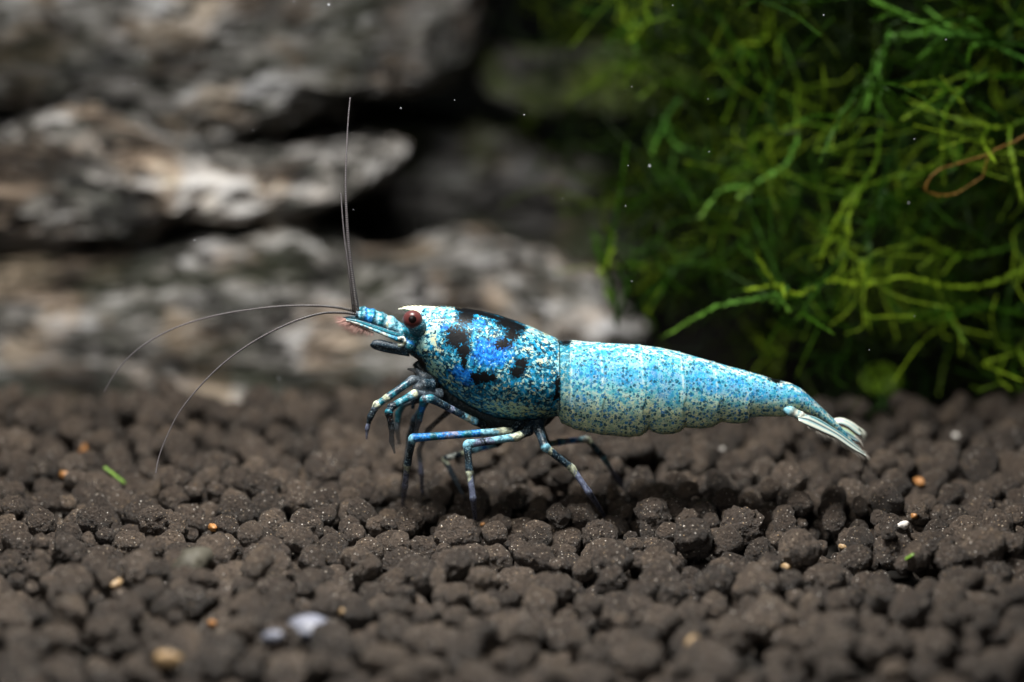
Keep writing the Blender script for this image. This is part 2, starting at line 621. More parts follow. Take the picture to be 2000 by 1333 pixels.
# ------------------------------------------------------------------ moss
def frond_data(curve, leaf=0.15, wid=0.05, stem=0.022, step=0.04, seed=0, tone=None, branches=0):
    rnd = random.Random(seed)
    V, F, T = [], [], []

    def strand(pts, lf):
        L = np.linalg.norm(np.diff(pts, axis=0), axis=1).sum()
        nn = max(6, int(L / step))
        c = catmull(pts, nn)
        Tn, U, W = frames(c)
        # stem
        base = len(V)
        for i in range(nn):
            rad = stem * (1 - 0.6 * i / nn)
            for a in range(3):
                an = a * 2.0944
                V.append(c[i] + rad * (math.cos(an) * U[i] + math.sin(an) * W[i])); T.append(i / nn)
        for i in range(nn - 1):
            for a in range(3):
                b = (a + 1) % 3
                F.append((base + i * 3 + a, base + i * 3 + b, base + i * 3 + 3 + b, base + i * 3 + 3 + a))
        for i in range(1, nn):
            for s in (-1, 1):
                if rnd.random() < 0.15: continue
                an = rnd.gauss(0, 1.1) + (0 if s > 0 else math.pi)
                sd = math.cos(an) * U[i] + math.sin(an) * W[i]
                sz = lf * rnd.uniform(0.35, 1.0) * (1.0 - 0.55 * (i / nn) ** 3)
                up = Tn[i]
                dirv = up * rnd.uniform(0.75, 1.1) + sd * rnd.uniform(0.3, 0.7)
                dirv /= np.linalg.norm(dirv)
                side = np.cross(dirv, np.cross(up, sd)); side /= max(np.linalg.norm(side), 1e-6)
                nrm = np.cross(dirv, side)
                k = len(V)
                p = c[i]
                V.extend([p, p + dirv * sz * 0.45 + side * wid * 0.5 + nrm * 0.012, p + dirv * sz, p + dirv * sz * 0.45 - side * wid * 0.5 + nrm * 0.012])
                T.extend([i / nn, i / nn, min(1, i / nn + 0.2), i / nn])
                F.append((k, k + 1, k + 2, k + 3))
        return c, Tn, U

    c, Tn, U = strand(np.asarray(curve, float), leaf)
    for b in range(branches):
        i = int(len(c) * rnd.uniform(0.2, 0.85))
        d = Tn[i] * 0.8 + U[i] * rnd.choice((-1, 1)) * rnd.uniform(0.5, 0.9) + np.array([rnd.gauss(0, .2), rnd.gauss(0, .2), rnd.gauss(0, .2)])
        L = rnd.uniform(0.5, 1.5)
        e = np.array([rnd.gauss(0, .55) for _ in range(3)])
        g = np.array([rnd.gauss(0, .3) for _ in range(3)])
        strand(np.array([c[i], c[i] + d * L * 0.3, c[i] + d * L * 0.62 + e * L * 0.35 + g * 0.3, c[i] + d * L * 0.85 + e * L + g * 0.2 - np.array([0, 0, 0.15 * L])]), leaf * 0.85)
    return np.array(V), F, np.array(T)


moss = bpy.data.objects.new('moss_clump', None)
C.objects.link(moss)
MB = Vector((7.5, 9.0, 0.0))
moss.location = MB
tag(moss, 'big tangled clump of green feathery moss filling the upper right', 'moss')


def add_frond(name, data, mat, parent, base, kind=None):
    v, f, t = data
    o = mesh_obj(name, v - np.array(base), f, mat, parent)
    fattr(o, 'along', t)
    if kind: o['kind'] = kind
    return o


# hand-placed strands that stand out: (points in the picture, depth from, depth to, material, branches)
HS = [
    ([(2030, 130), (1930, 85), (1830, 52), (1760, 25), (1690, -10)], 4.5, 5.0, M_MOSS_PALE, 5),
    ([(2030, 100), (1920, 70), (1800, 40), (1700, 5)], 4.0, 4.6, M_MOSS, 6),
    ([(1880, 40), (1780, 52), (1720, 100), (1690, 165), (1640, 222), (1590, 226), (1535, 250)], 4.6, 4.2, M_MOSS, 2),
    ([(1740, 60), (1715, 130), (1700, 180), (1690, 215)], 5.0, 5.2, M_MOSS_PALE, 0),
    ([(2020, 150), (1930, 150), (1890, 170), (1830, 180)], 4.4, 4.4, M_MOSS, 4),
    ([(1850, 80), (1880, 120), (1900, 150), (1870, 190)], 4.8, 4.6, M_MOSS, 2),
    ([(1560, 265), (1535, 320), (1490, 350), (1440, 388)], 5.8, 5.6, M_MOSS_PALE, 0),
    ([(1430, 415), (1390, 405), (1345, 380), (1320, 345)], 6.4, 6.4, M_MOSS, 1),
    ([(2010, 520), (1930, 556), (1850, 560), (1770, 542), (1690, 556), (1620, 548), (1560, 574), (1510, 560), (1460, 566)], 4.6, 3.2, M_MOSS, 3),
    ([(1640, 500), (1600, 560), (1580, 590), (1560, 620)], 3.4, 3.4, M_MOSS, 2),
    ([(1540, 560), (1525, 580), (1540, 605)], 3.3, 3.2, M_MOSS_PALE, 1),
    ([(1720, 250), (1705, 330), (1650, 400), (1620, 460), (1600, 520)], 4.6, 4.8, M_MOSS, 4),
    ([(1740, 300), (1720, 380), (1700, 430), (1690, 480)], 4.2, 4.4, M_MOSS, 5),
    ([(1880, 250), (1860, 330), (1770, 340), (1730, 350)], 5.0, 5.0, M_MOSS, 3),
    ([(1480, 90), (1450, 160), (1380, 190), (1300, 160), (1250, 190)], 8.5, 8.5, M_MOSS, 3),
    ([(1180, 90), (1220, 60), (1290, 30), (1350, 0)], 9.5, 9.5, M_MOSS, 2),
    ([(1400, 20), (1430, 80), (1470, 110), (1490, 160), (1600, 215)], 7.5, 7.0, M_MOSS, 2),
    ([(2030, 620), (1900, 600), (1800, 610), (1740, 620)], 4.6, 4.6, M_MOSS, 5),
    ([(1990, 480), (1880, 500), (1800, 470), (1760, 490)], 5.6, 5.6, M_MOSS, 3),
    ([(2010, 230), (1960, 250), (1900, 240)], 4.2, 4.2, M_MOSS, 3),
    ([(1330, 190), (1300, 240), (1330, 290), (1390, 300)], 8.6, 8.4, M_MOSS_PALE, 1),
]
sd = 100
for pts, ya, yb, mat, br in HS:
    m = len(pts)
    cur = [at(px, py, 1.5 + ya + (yb - ya) * i / (m - 1)) for i, (px, py) in enumerate(pts)]
    sd += 1
    add_frond('frond', frond_data(cur, 0.165, 0.05, 0.026, 0.026, sd, branches=br + 1), mat, moss, MB)
dead = []
for pts in ([(2040, 240), (1985, 275), (1935, 300), (1920, 345)], [(1935, 300), (1880, 318), (1830, 335), (1808, 372), (1860, 380), (1920, 345)]):
    cur = [at(px, py, 4.2) for px, py in pts]
    sd += 1
    dead.append(frond_data(catmull(cur, 12), 0.10, 0.03, 0.03, 0.035, sd))
o = add_frond('frond', join_data(dead), M_MOSS_DEAD, moss, MB)
o['label'] = 'withered orange-brown looping strand'

# shared strand shapes, copied into the clump
frond_mesh = []
for k in range(12):
    rnd = random.Random(500 + k)
    L = rnd.uniform(2.0, 3.8)
    p = [np.zeros(3)]
    d = np.array([1.0, 0, 0])
    for _ in range(5):
        d = d + np.array([rnd.gauss(0, .5), rnd.gauss(0, .6), rnd.gauss(0, .6)]); d /= np.linalg.norm(d)
        p.append(p[-1] + d * L / 5)
    v, f, t = frond_data(p, 0.095, 0.036, 0.018, 0.03, 600 + k, branches=rnd.randint(4, 8))
    me = bpy.data.meshes.new('frond'); me.from_pydata([tuple(x) for x in v], [], f)
    me.materials.append(M_MOSS)
    a = me.attributes.new('along', 'FLOAT', 'POINT'); a.data.foreach_set('value', t.astype(np.float32))
    frond_mesh.append((me, v, f, t))


def in_moss(px, py):
    edge = 1215 + 60 * math.sin(py * 0.013) + (max(0, py - 250) * 0.42) + (max(0, py - 380) * 0.5)
    return px > edge


mrnd = random.Random(77)
made = 0
while made < 190:
    px, py = mrnd.uniform(1250, 2080), mrnd.uniform(-60, 690)
    if not in_moss(px, py): continue
    dep = mrnd.uniform(6.0, 12.5) + max(0, (1600 - px)) * 0.007
    p = Vector(at(px, py, dep))
    if mnoise.noise(p * 0.45) < -0.08: continue
    me = mrnd.choice(frond_mesh)[0]
    o = bpy.data.objects.new('frond', me); C.objects.link(o); o.parent = moss
    o.location = p - MB
    o.rotation_euler = (mrnd.uniform(0, 6.28), mrnd.uniform(0.1, 0.9), math.pi + mrnd.gauss(0, 0.9))
    s = mrnd.uniform(0.7, 1.1); o.scale = (s, s, s)
    made += 1
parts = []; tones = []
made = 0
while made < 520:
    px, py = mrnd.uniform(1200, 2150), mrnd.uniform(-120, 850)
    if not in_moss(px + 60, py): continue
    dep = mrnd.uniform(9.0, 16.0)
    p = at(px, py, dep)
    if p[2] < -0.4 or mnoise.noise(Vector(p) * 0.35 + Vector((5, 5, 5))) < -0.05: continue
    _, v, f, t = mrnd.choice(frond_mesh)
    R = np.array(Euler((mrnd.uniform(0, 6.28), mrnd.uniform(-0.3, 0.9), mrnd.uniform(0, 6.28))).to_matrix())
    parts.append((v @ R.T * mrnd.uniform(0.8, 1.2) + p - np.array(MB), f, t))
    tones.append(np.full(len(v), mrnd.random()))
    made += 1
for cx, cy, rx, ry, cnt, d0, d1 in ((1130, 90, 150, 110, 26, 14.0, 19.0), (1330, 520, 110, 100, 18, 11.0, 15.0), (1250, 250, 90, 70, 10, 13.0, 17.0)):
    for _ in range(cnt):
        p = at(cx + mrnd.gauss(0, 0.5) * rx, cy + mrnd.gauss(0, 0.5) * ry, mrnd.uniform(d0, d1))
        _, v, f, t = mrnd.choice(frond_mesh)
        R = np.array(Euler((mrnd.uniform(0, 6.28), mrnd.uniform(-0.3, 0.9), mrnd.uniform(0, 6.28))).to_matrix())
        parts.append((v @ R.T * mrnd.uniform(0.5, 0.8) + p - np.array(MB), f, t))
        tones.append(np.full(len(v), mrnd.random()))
# unseen fronds added above the picture to shade the moss below
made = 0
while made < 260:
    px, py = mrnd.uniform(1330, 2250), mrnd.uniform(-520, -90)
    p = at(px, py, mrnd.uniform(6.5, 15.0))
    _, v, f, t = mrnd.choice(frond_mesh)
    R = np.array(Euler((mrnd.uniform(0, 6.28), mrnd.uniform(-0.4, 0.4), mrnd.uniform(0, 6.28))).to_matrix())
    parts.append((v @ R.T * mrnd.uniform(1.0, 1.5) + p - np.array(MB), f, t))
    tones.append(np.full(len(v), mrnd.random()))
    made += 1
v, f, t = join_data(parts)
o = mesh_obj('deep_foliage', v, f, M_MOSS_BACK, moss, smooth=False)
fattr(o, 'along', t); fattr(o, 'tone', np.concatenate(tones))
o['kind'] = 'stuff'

# small tuft growing on the long rock
tuft = bpy.data.objects.new('moss_tuft', None); C.objects.link(tuft)
TB = Vector(at(1205, 640, 8.2)); tuft.location = TB
tag(tuft, 'small blurred green moss tuft growing at the right end of the long rock', 'moss')
for pts in ([(1205, 640), (1200, 590), (1185, 530), (1160, 480)], [(1210, 620), (1225, 560), (1240, 520), (1235, 500)], [(1200, 600), (1180, 550), (1195, 490)],
            [(1230, 620), (1280, 560), (1330, 520), (1380, 480)]):
    sd += 1
    add_frond('frond', frond_data([at(px, py, 8.2) for px, py in pts], 0.2, 0.07, 0.04, 0.035, sd, branches=2), M_MOSS, tuft, TB)

# leafy sprig low at right
sprig = bpy.data.objects.new('leafy_sprig', None); C.objects.link(sprig)
SB = Vector(at(1722, 800, 9.0)); sprig.location = SB
tag(sprig, 'single round bright green leaf on a short stem behind the soil at right', 'plant')


def leaf_data(c, right, up, w, h, seed):
    V = []; F = []
    nu, nv = 7, 9
    for j in range(nv):
        b = j / (nv - 1)
        ww = w * math.sin(math.pi * (0.06 + 0.9 * b)) ** 0.7
        for i in range(nu):
            a = i / (nu - 1) * 2 - 1
            cup = 0.18 * (a * a) * w - 0.12 * math.sin(b * 3.0) * h
            V.append(c + right * (a * ww) + up * ((b - 0.1) * h) + np.array([0, -1, 0]) * cup)
    for j in range(nv - 1):
        for i in range(nu - 1):
            F.append((j * nu + i, j * nu + i + 1, (j + 1) * nu + i + 1, (j + 1) * nu + i))
    return V, F


v, f = leaf_data(at(1722, 765, 9.0) - np.array(SB), RGT, np.array([0, 0.35, 0.93]), 0.5, 0.75, 1)
o = mesh_obj('leaf', v, f, M_MOSS, sprig); fattr(o, 'along', np.full(len(v), 0.1))
mod = o.modifiers.new('thick', 'SOLIDIFY'); mod.thickness = 0.03
v, f, t = tube_data(catmull([np.zeros(3), np.array([0.02, 0, 0.25]), at(1722, 765, 9.0) - np.array(SB)], 8), np.linspace(0.05, 0.035, 8), 8)
o = mesh_obj('stem', v, f, M_MOSS_PALE, sprig); fattr(o, 'along', t)


# ------------------------------------------------------------------ loose bits on the soil
M_ORANGE = simple_mat('amber_grit', (0.20, 0.08, 0.022), (0.34, 0.17, 0.055), 5, 0.45, 0.5, 0.3, 0.2)
M_TAN = simple_mat('tan_grit', (0.20, 0.125, 0.06), (0.34, 0.24, 0.13), 5, 0.5, 0.4, 0.3)
M_WHITE = simple_mat('white_shell', (0.50, 0.47, 0.43), (0.75, 0.72, 0.68), 5, 0.5, 0.4, 0.4)
M_BLUEW = simple_mat('bluish_white_stone', (0.09, 0.095, 0.115), (0.19, 0.20, 0.25), 3, 0.5, 0.4, 0.4)
M_OLIVE = simple_mat('olive_stone', (0.040, 0.037, 0.028), (0.062, 0.057, 0.042), 3, 0.7, 0.3, 0.3)
M_GREENBIT = simple_mat('fresh_green', (0.06, 0.14, 0.015), (0.16, 0.27, 0.04), 8, 0.4, 0.5, 0.3, 0.2)


def bit(name, px, py, wpx, hpx, mat, label, cat, seed, rot=0.0, lift=0.0):
    p, k = see(px, py)
    if p is None: p = at(px, py, 0)
    f = (p - CAM) @ FWD
    s = f / DIST / 100.0
    v = lump(ICO[3][0], seed, 1.6)
    wpx *= 0.85
    h = 0.85 * hpx * s / 2
    o = mesh_obj(name, v * np.array([wpx * s / 2, max(h, wpx * s * 0.3), h]) + np.array([0, 0, h]), ICO[3][1], mat)
    nrm = Vector(p - PEL[k, :3]).normalized() if k >= 0 else Vector((0, 0, 1))
    tl = Vector((0, 0, 1)).lerp(nrm, 0.35).normalized()
    o.rotation_euler = (tl.to_track_quat('Z', 'Y').to_matrix() @ Matrix.Rotation(rot, 3, 'Y')).to_euler()
    o.location = Vector(p) - tl * h * (1 - lift)
    return tag(o, label, cat)


BITS = [
    ('amber_grain', 415, 1031, 30, 17, M_ORANGE, 'oval amber grain lying alone on soil left of centre', 'grain'),
    ('amber_grain', 166, 880, 34, 26, M_ORANGE, 'bright orange crumb on the soil at far left, above the green fragment', 'grain'),
    ('amber_grain', 127, 928, 26, 20, M_ORANGE, 'small orange crumb left of the green fragment', 'grain'),
    ('amber_grain', 1787, 1008, 17, 15, M_ORANGE, 'tiny round yellow-orange grain just above the white shell chip', 'grain'),
    ('shell_chip', 1764, 1026, 34, 20, M_WHITE, 'small white shell chip on the soil at right', 'shell'),
    ('amber_grain', 1795, 940, 34, 18, M_ORANGE, 'orange-brown flake on a pellet above the white shell chip', 'grain'),
    ('tan_grain', 1536, 1108, 30, 26, M_TAN, 'pale yellow pebble in the soil below the tail', 'pebble'),
    ('tan_grain', 228, 1140, 36, 22, M_TAN, 'tan grain in the blurred soil at lower left', 'pebble'),
    ('tan_grain', 325, 1288, 66, 40, M_TAN, 'large blurred beige pebble near the bottom edge at left', 'pebble'),
    ('tan_grain', 1355, 1256, 46, 36, M_TAN, 'blurred tan pebble near the bottom edge right of centre', 'pebble'),
    ('tan_grain', 1612, 1212, 24, 34, M_TAN, 'blurred orange-tan sliver standing in the soil at lower right', 'pebble'),
    ('tan_grain', 668, 1198, 24, 20, M_TAN, 'small yellow grain right of the bluish white stone', 'pebble'),
    ('tan_grain', 413, 1218, 20, 18, M_ORANGE, 'tiny blurred orange grain left of the bluish white stone', 'grain'),
    ('white_stone', 602, 1226, 104, 46, M_BLUEW, 'blurred bluish white stone in the foreground soil left of centre', 'stone'),
    ('white_stone', 535, 1243, 56, 26, M_BLUEW, 'small greyish stone touching the left end of the bluish white stone', 'stone'),
    ('smooth_pebble', 378, 1100, 124, 76, M_OLIVE, 'large smooth olive-grey pebble among the soil at lower left', 'pebble'),
    ('white_grit', 1866, 851, 15, 13, M_WHITE, 'tiny white dot of grit on the far soil at right', 'grit'),
    ('white_grit', 1412, 878, 13, 11, M_WHITE, 'tiny white dot of grit under the middle of the tail', 'grit'),
    ('amber_grain', 944, 1025, 15, 12, M_ORANGE, 'tiny orange grain beside the tip of the middle leg', 'grain'),
    ('tan_grain', 1645, 1068, 20, 15, M_TAN, 'tiny beige grain on soil left of the small green bit', 'grain'),
    ('tan_grain', 1533, 896, 14, 14, M_ORANGE, 'tiny amber dot on a pellet under the tail', 'grain'),
]
for i, (nm, px, py, w, h, m_, lb, ct) in enumerate(BITS):
    bit(nm, px, py, w, h, m_, lb, ct, 40 + i, 0.25 * math.sin(i * 1.7))


def fragment(px0, py0, px1, py1, r, label):
    a, _ = see(px1, py1)
    if a is None: a = at(px1, py1, 0)
    b, _ = see(px0, py0)
    if b is None or abs(b[1] - a[1]) > 0.5: b = at(px0, py0, a[1])
    up = np.array([0, -0.05, 0.05])
    m = (a + b) / 2; q, _ = see(*to_px(m)[:2])
    if q is not None and q[1] < m[1]: m = q
    c = catmull([b + up, m + up, a + up], 14)
    rad = r * (1 + 0.12 * np.sin(np.arange(14) * 1.9)); rad[0] *= 0.75; rad[-1] *= 0.75
    v, f, t = tube_data(c - a, rad, 10, 0.6)
    o = mesh_obj('plant_fragment', v, f, M_GREENBIT); o.location = a
    tag(o, label, 'plant fragment')


fragment(204, 916, 245, 948, 0.055, 'short bright green plant fragment lying on the soil at left')
fragment(1768, 1096, 1784, 1086, 0.04, 'tiny green plant bit on the soil at right, below the shell chip')

# ------------------------------------------------------------------ the shrimp
shrimp = bpy.data.objects.new('shrimp', None)
C.objects.link(shrimp)
SHB = Vector((1.5, 0.0, 0.0))
shrimp.location = SHB
tag(shrimp, 'blue speckled shrimp with black patches and long antennae standing on the soil', 'shrimp')
sb = np.array(SHB)

TOP = [(786, 640), (792, 618), (802, 607), (830, 600.5), (870, 600), (905, 604), (940, 609.5), (975, 618), (1010, 630), (1040, 642), (1070, 656), (1088, 664), (1091.5, 666),
       (1093, 669), (1103, 669), (1113.5, 668.8), (1116, 667), (1140, 669.5), (1173, 672.5), (1210, 674), (1250, 676.5), (1290, 681.5), (1327, 690), (1360, 699), (1394, 709), (1428, 718.5),
       (1460, 727), (1492, 736), (1523, 744.5), (1545, 750), (1565, 760), (1590, 782), (1610, 801), (1635, 825), (1652, 845), (1664, 860)]
BOT = [(786, 668), (792, 686), (802, 694), (815, 702), (830, 722), (850, 743), (880, 769), (910, 790), (940, 805), (970, 815), (1010, 819), (1050, 818), (1078, 813), (1088, 811), (1091.5, 812),
       (1093, 816), (1096, 822), (1110, 829), (1127, 834), (1150, 839), (1180, 844), (1229, 849), (1250, 846), (1262, 840), (1268, 834), (1276, 839), (1292, 844), (1315, 843), (1328, 838), (1338, 830), (1350, 832),
       (1370, 833), (1390, 830), (1402, 824), (1410, 820), (1425, 823), (1445, 824), (1460, 821), (1465, 813), (1480, 811), (1506, 811), (1530, 812), (1545, 806), (1560, 799), (1580, 806), (1601, 819), (1625, 836), (1650, 855), (1664, 865)]
TOP = np.array(TOP); BOT = np.array(BOT)
# half widths across the body
HW = np.array([(786, 16), (800, 34), (830, 52), (870, 68), (920, 80), (980, 88), (1040, 90), (1085, 86), (1091.5, 85.5), (1093, 83), (1113, 83), (1116, 84.5), (1180, 82), (1250, 78), (1330, 70), (1400, 60), (1460, 50),
               (1520, 40), (1555, 33), (1580, 28), (1610, 20), (1640, 12), (1664, 5)])
xs = np.unique(np.concatenate([np.linspace(786, 1664, 480), TOP[:, 0], BOT[:, 0], [1171, 1173, 1250, 1252, 1328, 1330, 1395, 1397, 1454, 1456]]))
SEGX = [1172, 1251, 1329, 1396, 1455]
NA = 96
ang = np.linspace(0, 2 * math.pi, NA, endpoint=False)
V = []
S_ = []
PXP = []
zs = lambda x, yv: at(x, yv, 0.0)
for x in xs:
    tp = np.interp(x, TOP[:, 0], TOP[:, 1]); bt = np.interp(x, BOT[:, 0], BOT[:, 1])
    hw = np.interp(x, HW[:, 0], HW[:, 1]) / 100.0
    a = zs(x, tp); b = zs(x, bt)
    zc = (a[2] + b[2]) / 2; hz = (a[2] - b[2]) / 2
    for th in ang:
        cz, cy = math.cos(th), math.sin(th)
        ez = abs(cz) ** 0.92 * (1 if cz > 0 else -1)
        ey = abs(cy) ** (0.86 if cz > 0 else (0.62 if x > 1116 else 0.8)) * (1 if cy > 0 else -1)
        # pleura hang almost straight on the abdomen, keel narrower on top of the carapace
        if x < 1092:
            ey *= 1.0 - 0.10 * max(0, cz) - 0.28 * max(0, -cz) ** 2
        else:
            ey *= 1.0 - 0.06 * max(0, cz)
        w_ = (1 - ez) / 2
        lip = 0.0
        if x > 1116:
            sh = 7.0 * math.sin(w_ * 3.1) - 6.0 * float(sm(w_, 0.45, 0.62)) + 9.0 * float(sm(w_, 0.62, 0.9))
            for sx in SEGX:
                e_ = sx + sh - x
                if -1.0 <= e_ < 40: lip = max(lip, 0.015 * math.exp(-max(e_, 0) / 9.0))
        V.append((a[0], ey * hw * (1 + lip), zc + ez * hz * (1 + lip)))
V = np.array(V)
F = []
nx = len(xs)
for i in range(nx - 1):
    for j in range(NA):
        k = (j + 1) % NA
        F.append((i * NA + j, (i + 1) * NA + j, (i + 1) * NA + k, i * NA + k))
F.append(tuple(range(NA))); F.append(tuple((nx - 1) * NA + j for j in range(NA - 1, -1, -1)))
near = V.copy(); near[:, 1] = -np.abs(near[:, 1])
U_, W_, _f = to_px(near)


def ell(cx, cy, rx, ry, angd=0.0):
    a = math.radians(angd)
    dx, dy = U_ - cx, W_ - cy
    x = dx * math.cos(a) + dy * math.sin(a); y = -dx * math.sin(a) + dy * math.cos(a)
    return 1.0 - np.sqrt((x / rx) ** 2 + (y / ry) ** 2)      # 1 at the centre, 0 on the rim


def line(pts, w):
    d = np.full(len(U_), 1e9)
    for (x0, y0), (x1, y1) in zip(pts[:-1], pts[1:]):
        L2 = (x1 - x0) ** 2 + (y1 - y0) ** 2
        t = np.clip(((U_ - x0) * (x1 - x0) + (W_ - y0) * (y1 - y0)) / L2, 0, 1)
        d = np.minimum(d, np.hypot(U_ - x0 - t * (x1 - x0), W_ - y0 - t * (y1 - y0)))
    return 1.0 - d / w


def umax(*a): return np.maximum.reduce(a)


black = umax(ell(910, 618, 19, 17, -20), line([(893, 604), (935, 611), (1000, 630), (1022, 641)], 5), ell(992, 634, 33, 13, 26), ell(1000, 652, 14, 17, 10), ell(982, 672, 21, 12, -10), ell(893, 660, 26, 23, 20),
             ell(905, 684, 14, 16, 0), ell(906, 706, 6, 18, 0), ell(930, 739, 13, 14), ell(945, 738, 20, 13, 0), ell(960, 737, 10, 12), ell(1018, 712, 15, 13, -40), ell(1010, 726, 16, 14, -40),
             ell(821, 712, 9, 26, -30), ell(829, 728, 7, 14, -40), ell(1089, 754, 6, 24, 0), ell(1086, 775, 8, 10, 0), ell(1104, 668, 16, 8), ell(1513, 742, 16, 6, 18),
             line([(838, 742), (880, 777), (920, 802), (960, 820), (1010, 828), (1080, 826)], 7))
suture = umax(line([(826, 697), (860, 699), (888, 714), (905, 726)], 1.6), line([(958, 730), (985, 722), (1005, 717), (1050, 717), (1090, 722)], 1.5), line([(1092.5, 668), (1093.5, 740), (1093, 806)], 0.8))
blue = umax(ell(962, 690, 48, 32, -10), ell(942, 672, 16, 18), ell(905, 733, 32, 18, 30), ell(868, 640, 10, 10), ell(1158, 722, 26, 34), ell(1222, 738, 30, 26), ell(1135, 785, 32, 18), ell(1275, 735, 16, 40), ell(1300, 770, 24, 18),
            ell(1362, 735, 28, 24), ell(1395, 755, 26, 22), ell(1480, 770, 40, 20, 12), ell(1437, 748, 24, 18), ell(1593, 806, 10, 9, 45), ell(1180, 690, 18, 12), ell(935, 632, 14, 12))
blue = np.where(U_ > 1116, np.maximum(blue, -0.25 + 0.55 * np.exp(-(((W_ - 735 - 0.12 * (U_ - 1250)) / 34.0) ** 2))), blue)
cream = umax(ell(835, 645, 42, 62), ell(830, 606, 50, 10), ell(870, 610, 30, 14, 5), ell(850, 720, 26, 26, 35), ell(1075, 660, 30, 14), ell(1040, 650, 18, 18, 20), ell(1060, 705, 40, 10), ell(1170, 676, 14, 8), ell(1545, 768, 28, 22, 40), ell(1320, 690, 26, 9, 14), ell(1562, 790, 14, 24, -30), ell(1000, 800, 90, 14, 5))
def rim_shift(w): return 7.0 * np.sin(np.clip(w, 0, 1) * 3.1) - 6.0 * sm(w, 0.45, 0.62) + 9.0 * sm(w, 0.62, 0.9)


tp = np.interp(U_, TOP[:, 0], TOP[:, 1]); bt = np.interp(U_, BOT[:, 0], BOT[:, 1])
vent = np.clip((W_ - tp) / np.maximum(bt - tp, 1), 0, 1.1)
dors = np.clip(1 - (W_ - tp) / 14.0, 0, 1) * (U_ > 1116)
edge = np.zeros(len(U_))
for sx in SEGX + [1117]:
    # the rear rim of every plate bulges back below the middle
    rim = sx + (rim_shift(vent) if sx != 1117 else -14 * sm(vent, 0.62, 0.98))
    edge = np.maximum(edge, (1 - np.abs(U_ - rim + 1.5) / 3.0) * (1 - 0.6 * sm(vent, 0.6, 0.8)))
edge = np.maximum(edge, 1 - np.abs(U_ - 1090) / 2.2)
edge = np.clip(edge, 0, 1)
sect = sm(U_, 1091.5, 1093.5)
memb = sm(U_, 1092, 1094) * (1 - sm(U_, 1114.5 - 14 * sm(vent, 0.62, 0.98), 1116.5 - 14 * sm(vent, 0.62, 0.98)))
head = 1 - sm(U_, 794, 808)

# body pigment material
n = NT('shrimp_shell')
v = n.coord()
a_black, a_blue, a_cream = n.attr('black'), n.attr('blue'), n.attr('cream')
a_vent, a_edge, a_sect, a_memb, a_sut, a_dors, a_head = n.attr('ventral'), n.attr('edge'), n.attr('section'), n.attr('membrane'), n.attr('suture'), n.attr('dorsal'), n.attr('head')
warp = n.n('VectorMath', operation='MULTIPLY_ADD')
wn = n.n('TexNoise'); n.lk(v, wn.inputs['Vector']); wn.inputs['Scale'].default_value = 9.0
n.lk(wn.outputs['Color'], warp.inputs[0]); warp.inputs[1].default_value = (0.06, 0.06, 0.06); n.lk(v, warp.inputs[2])
vw = warp.outputs[0]
n5 = n.noise(v, 5.0, 3, 0.6)
n9 = n.noise(v, 9.0, 3, 0.6)
n16 = n.noise(vw, 14.0, 4, 0.66, 0.6)
n30 = n.noise(v, 30.0, 2, 0.6)
blu = n.sstep(n.math('ADD', a_blue, n.math('MULTIPLY', n.math('SUBTRACT', n9, 0.5), 1.6)), -0.05, 0.55)
crm = n.sstep(n.math('ADD', a_cream, n.math('MULTIPLY', n.math('SUBTRACT', n5, 0.5), 1.2)), -0.1, 0.6)
# carapace: dark teal ground, cream and cyan stars
cbase = n.ramp(n.noise(v, 11.0, 3, 0.65), [(0.36, (0.003, 0.012, 0.022)), (0.47, (0.004, 0.045, 0.085)), (0.56, (0.006, 0.13, 0.22)), (0.68, (0.008, 0.20, 0.45))])
cbase = n.mix(n.math('MULTIPLY', blu, 0.8), cbase, n.ramp(n.noise(v, 15.0, 3, 0.6), [(0.36, (0.002, 0.03, 0.16)), (0.5, (0.004, 0.12, 0.55)), (0.62, (0.03, 0.28, 0.80))]))
fth = n.math('SUBTRACT', 0.532, n.math('MULTIPLY', crm, 0.075))
fth = n.math('ADD', fth, n.math('MULTIPLY', blu, 0.05))
star = n.sstep(n16, fth, n.math('ADD', fth, 0.055))
starc = n.ramp(n.noise(v, 6.0, 2), [(0.36, (0.10, 0.36, 0.46)), (0.5, (0.24, 0.41, 0.39)), (0.62, (0.38, 0.40, 0.27))])
starc = n.mix(n.math('MULTIPLY', n.sstep(a_vent, 0.55, 0.95), 0.55), starc, (0.34, 0.46, 0.22))
starc = n.mix(n.math('MULTIPLY', blu, 0.6), starc, (0.12, 0.5, 0.85))
ccol = n.mix(star, cbase, starc)
# abdomen: pale blue plates with dark dots, olive-cream pleura
abase = n.ramp(n9, [(0.32, (0.013, 0.17, 0.27)), (0.45, (0.075, 0.31, 0.36)), (0.55, (0.22, 0.40, 0.39)), (0.70, (0.39, 0.48, 0.39))])
abase = n.mix(n.math('MULTIPLY', blu, 0.7), abase, n.ramp(n16, [(0.38, (0.003, 0.11, 0.36)), (0.62, (0.025, 0.30, 0.52))]))
vt = n.sstep(n.math('ADD', a_vent, n.math('ADD', n.math('MULTIPLY', n.math('SUBTRACT', n5, 0.5), 0.7), n.math('MULTIPLY', n.math('SUBTRACT', n9, 0.5), 0.5))), 0.46, 0.96)
abase = n.mix(n.math('MULTIPLY', vt, 0.9), abase, n.ramp(n16, [(0.36, (0.20, 0.36, 0.25)), (0.5, (0.50, 0.60, 0.36)), (0.66, (0.76, 0.77, 0.46))]))
abase = n.mix(n.math('MULTIPLY', a_dors, n.sstep(n9, 0.46, 0.58)), abase, (0.55, 0.55, 0.43))
vo = n.voro(vw, 14.5)
sc_ = n.n('SeparateColor'); n.lk(vo.outputs['Color'], sc_.inputs[0])
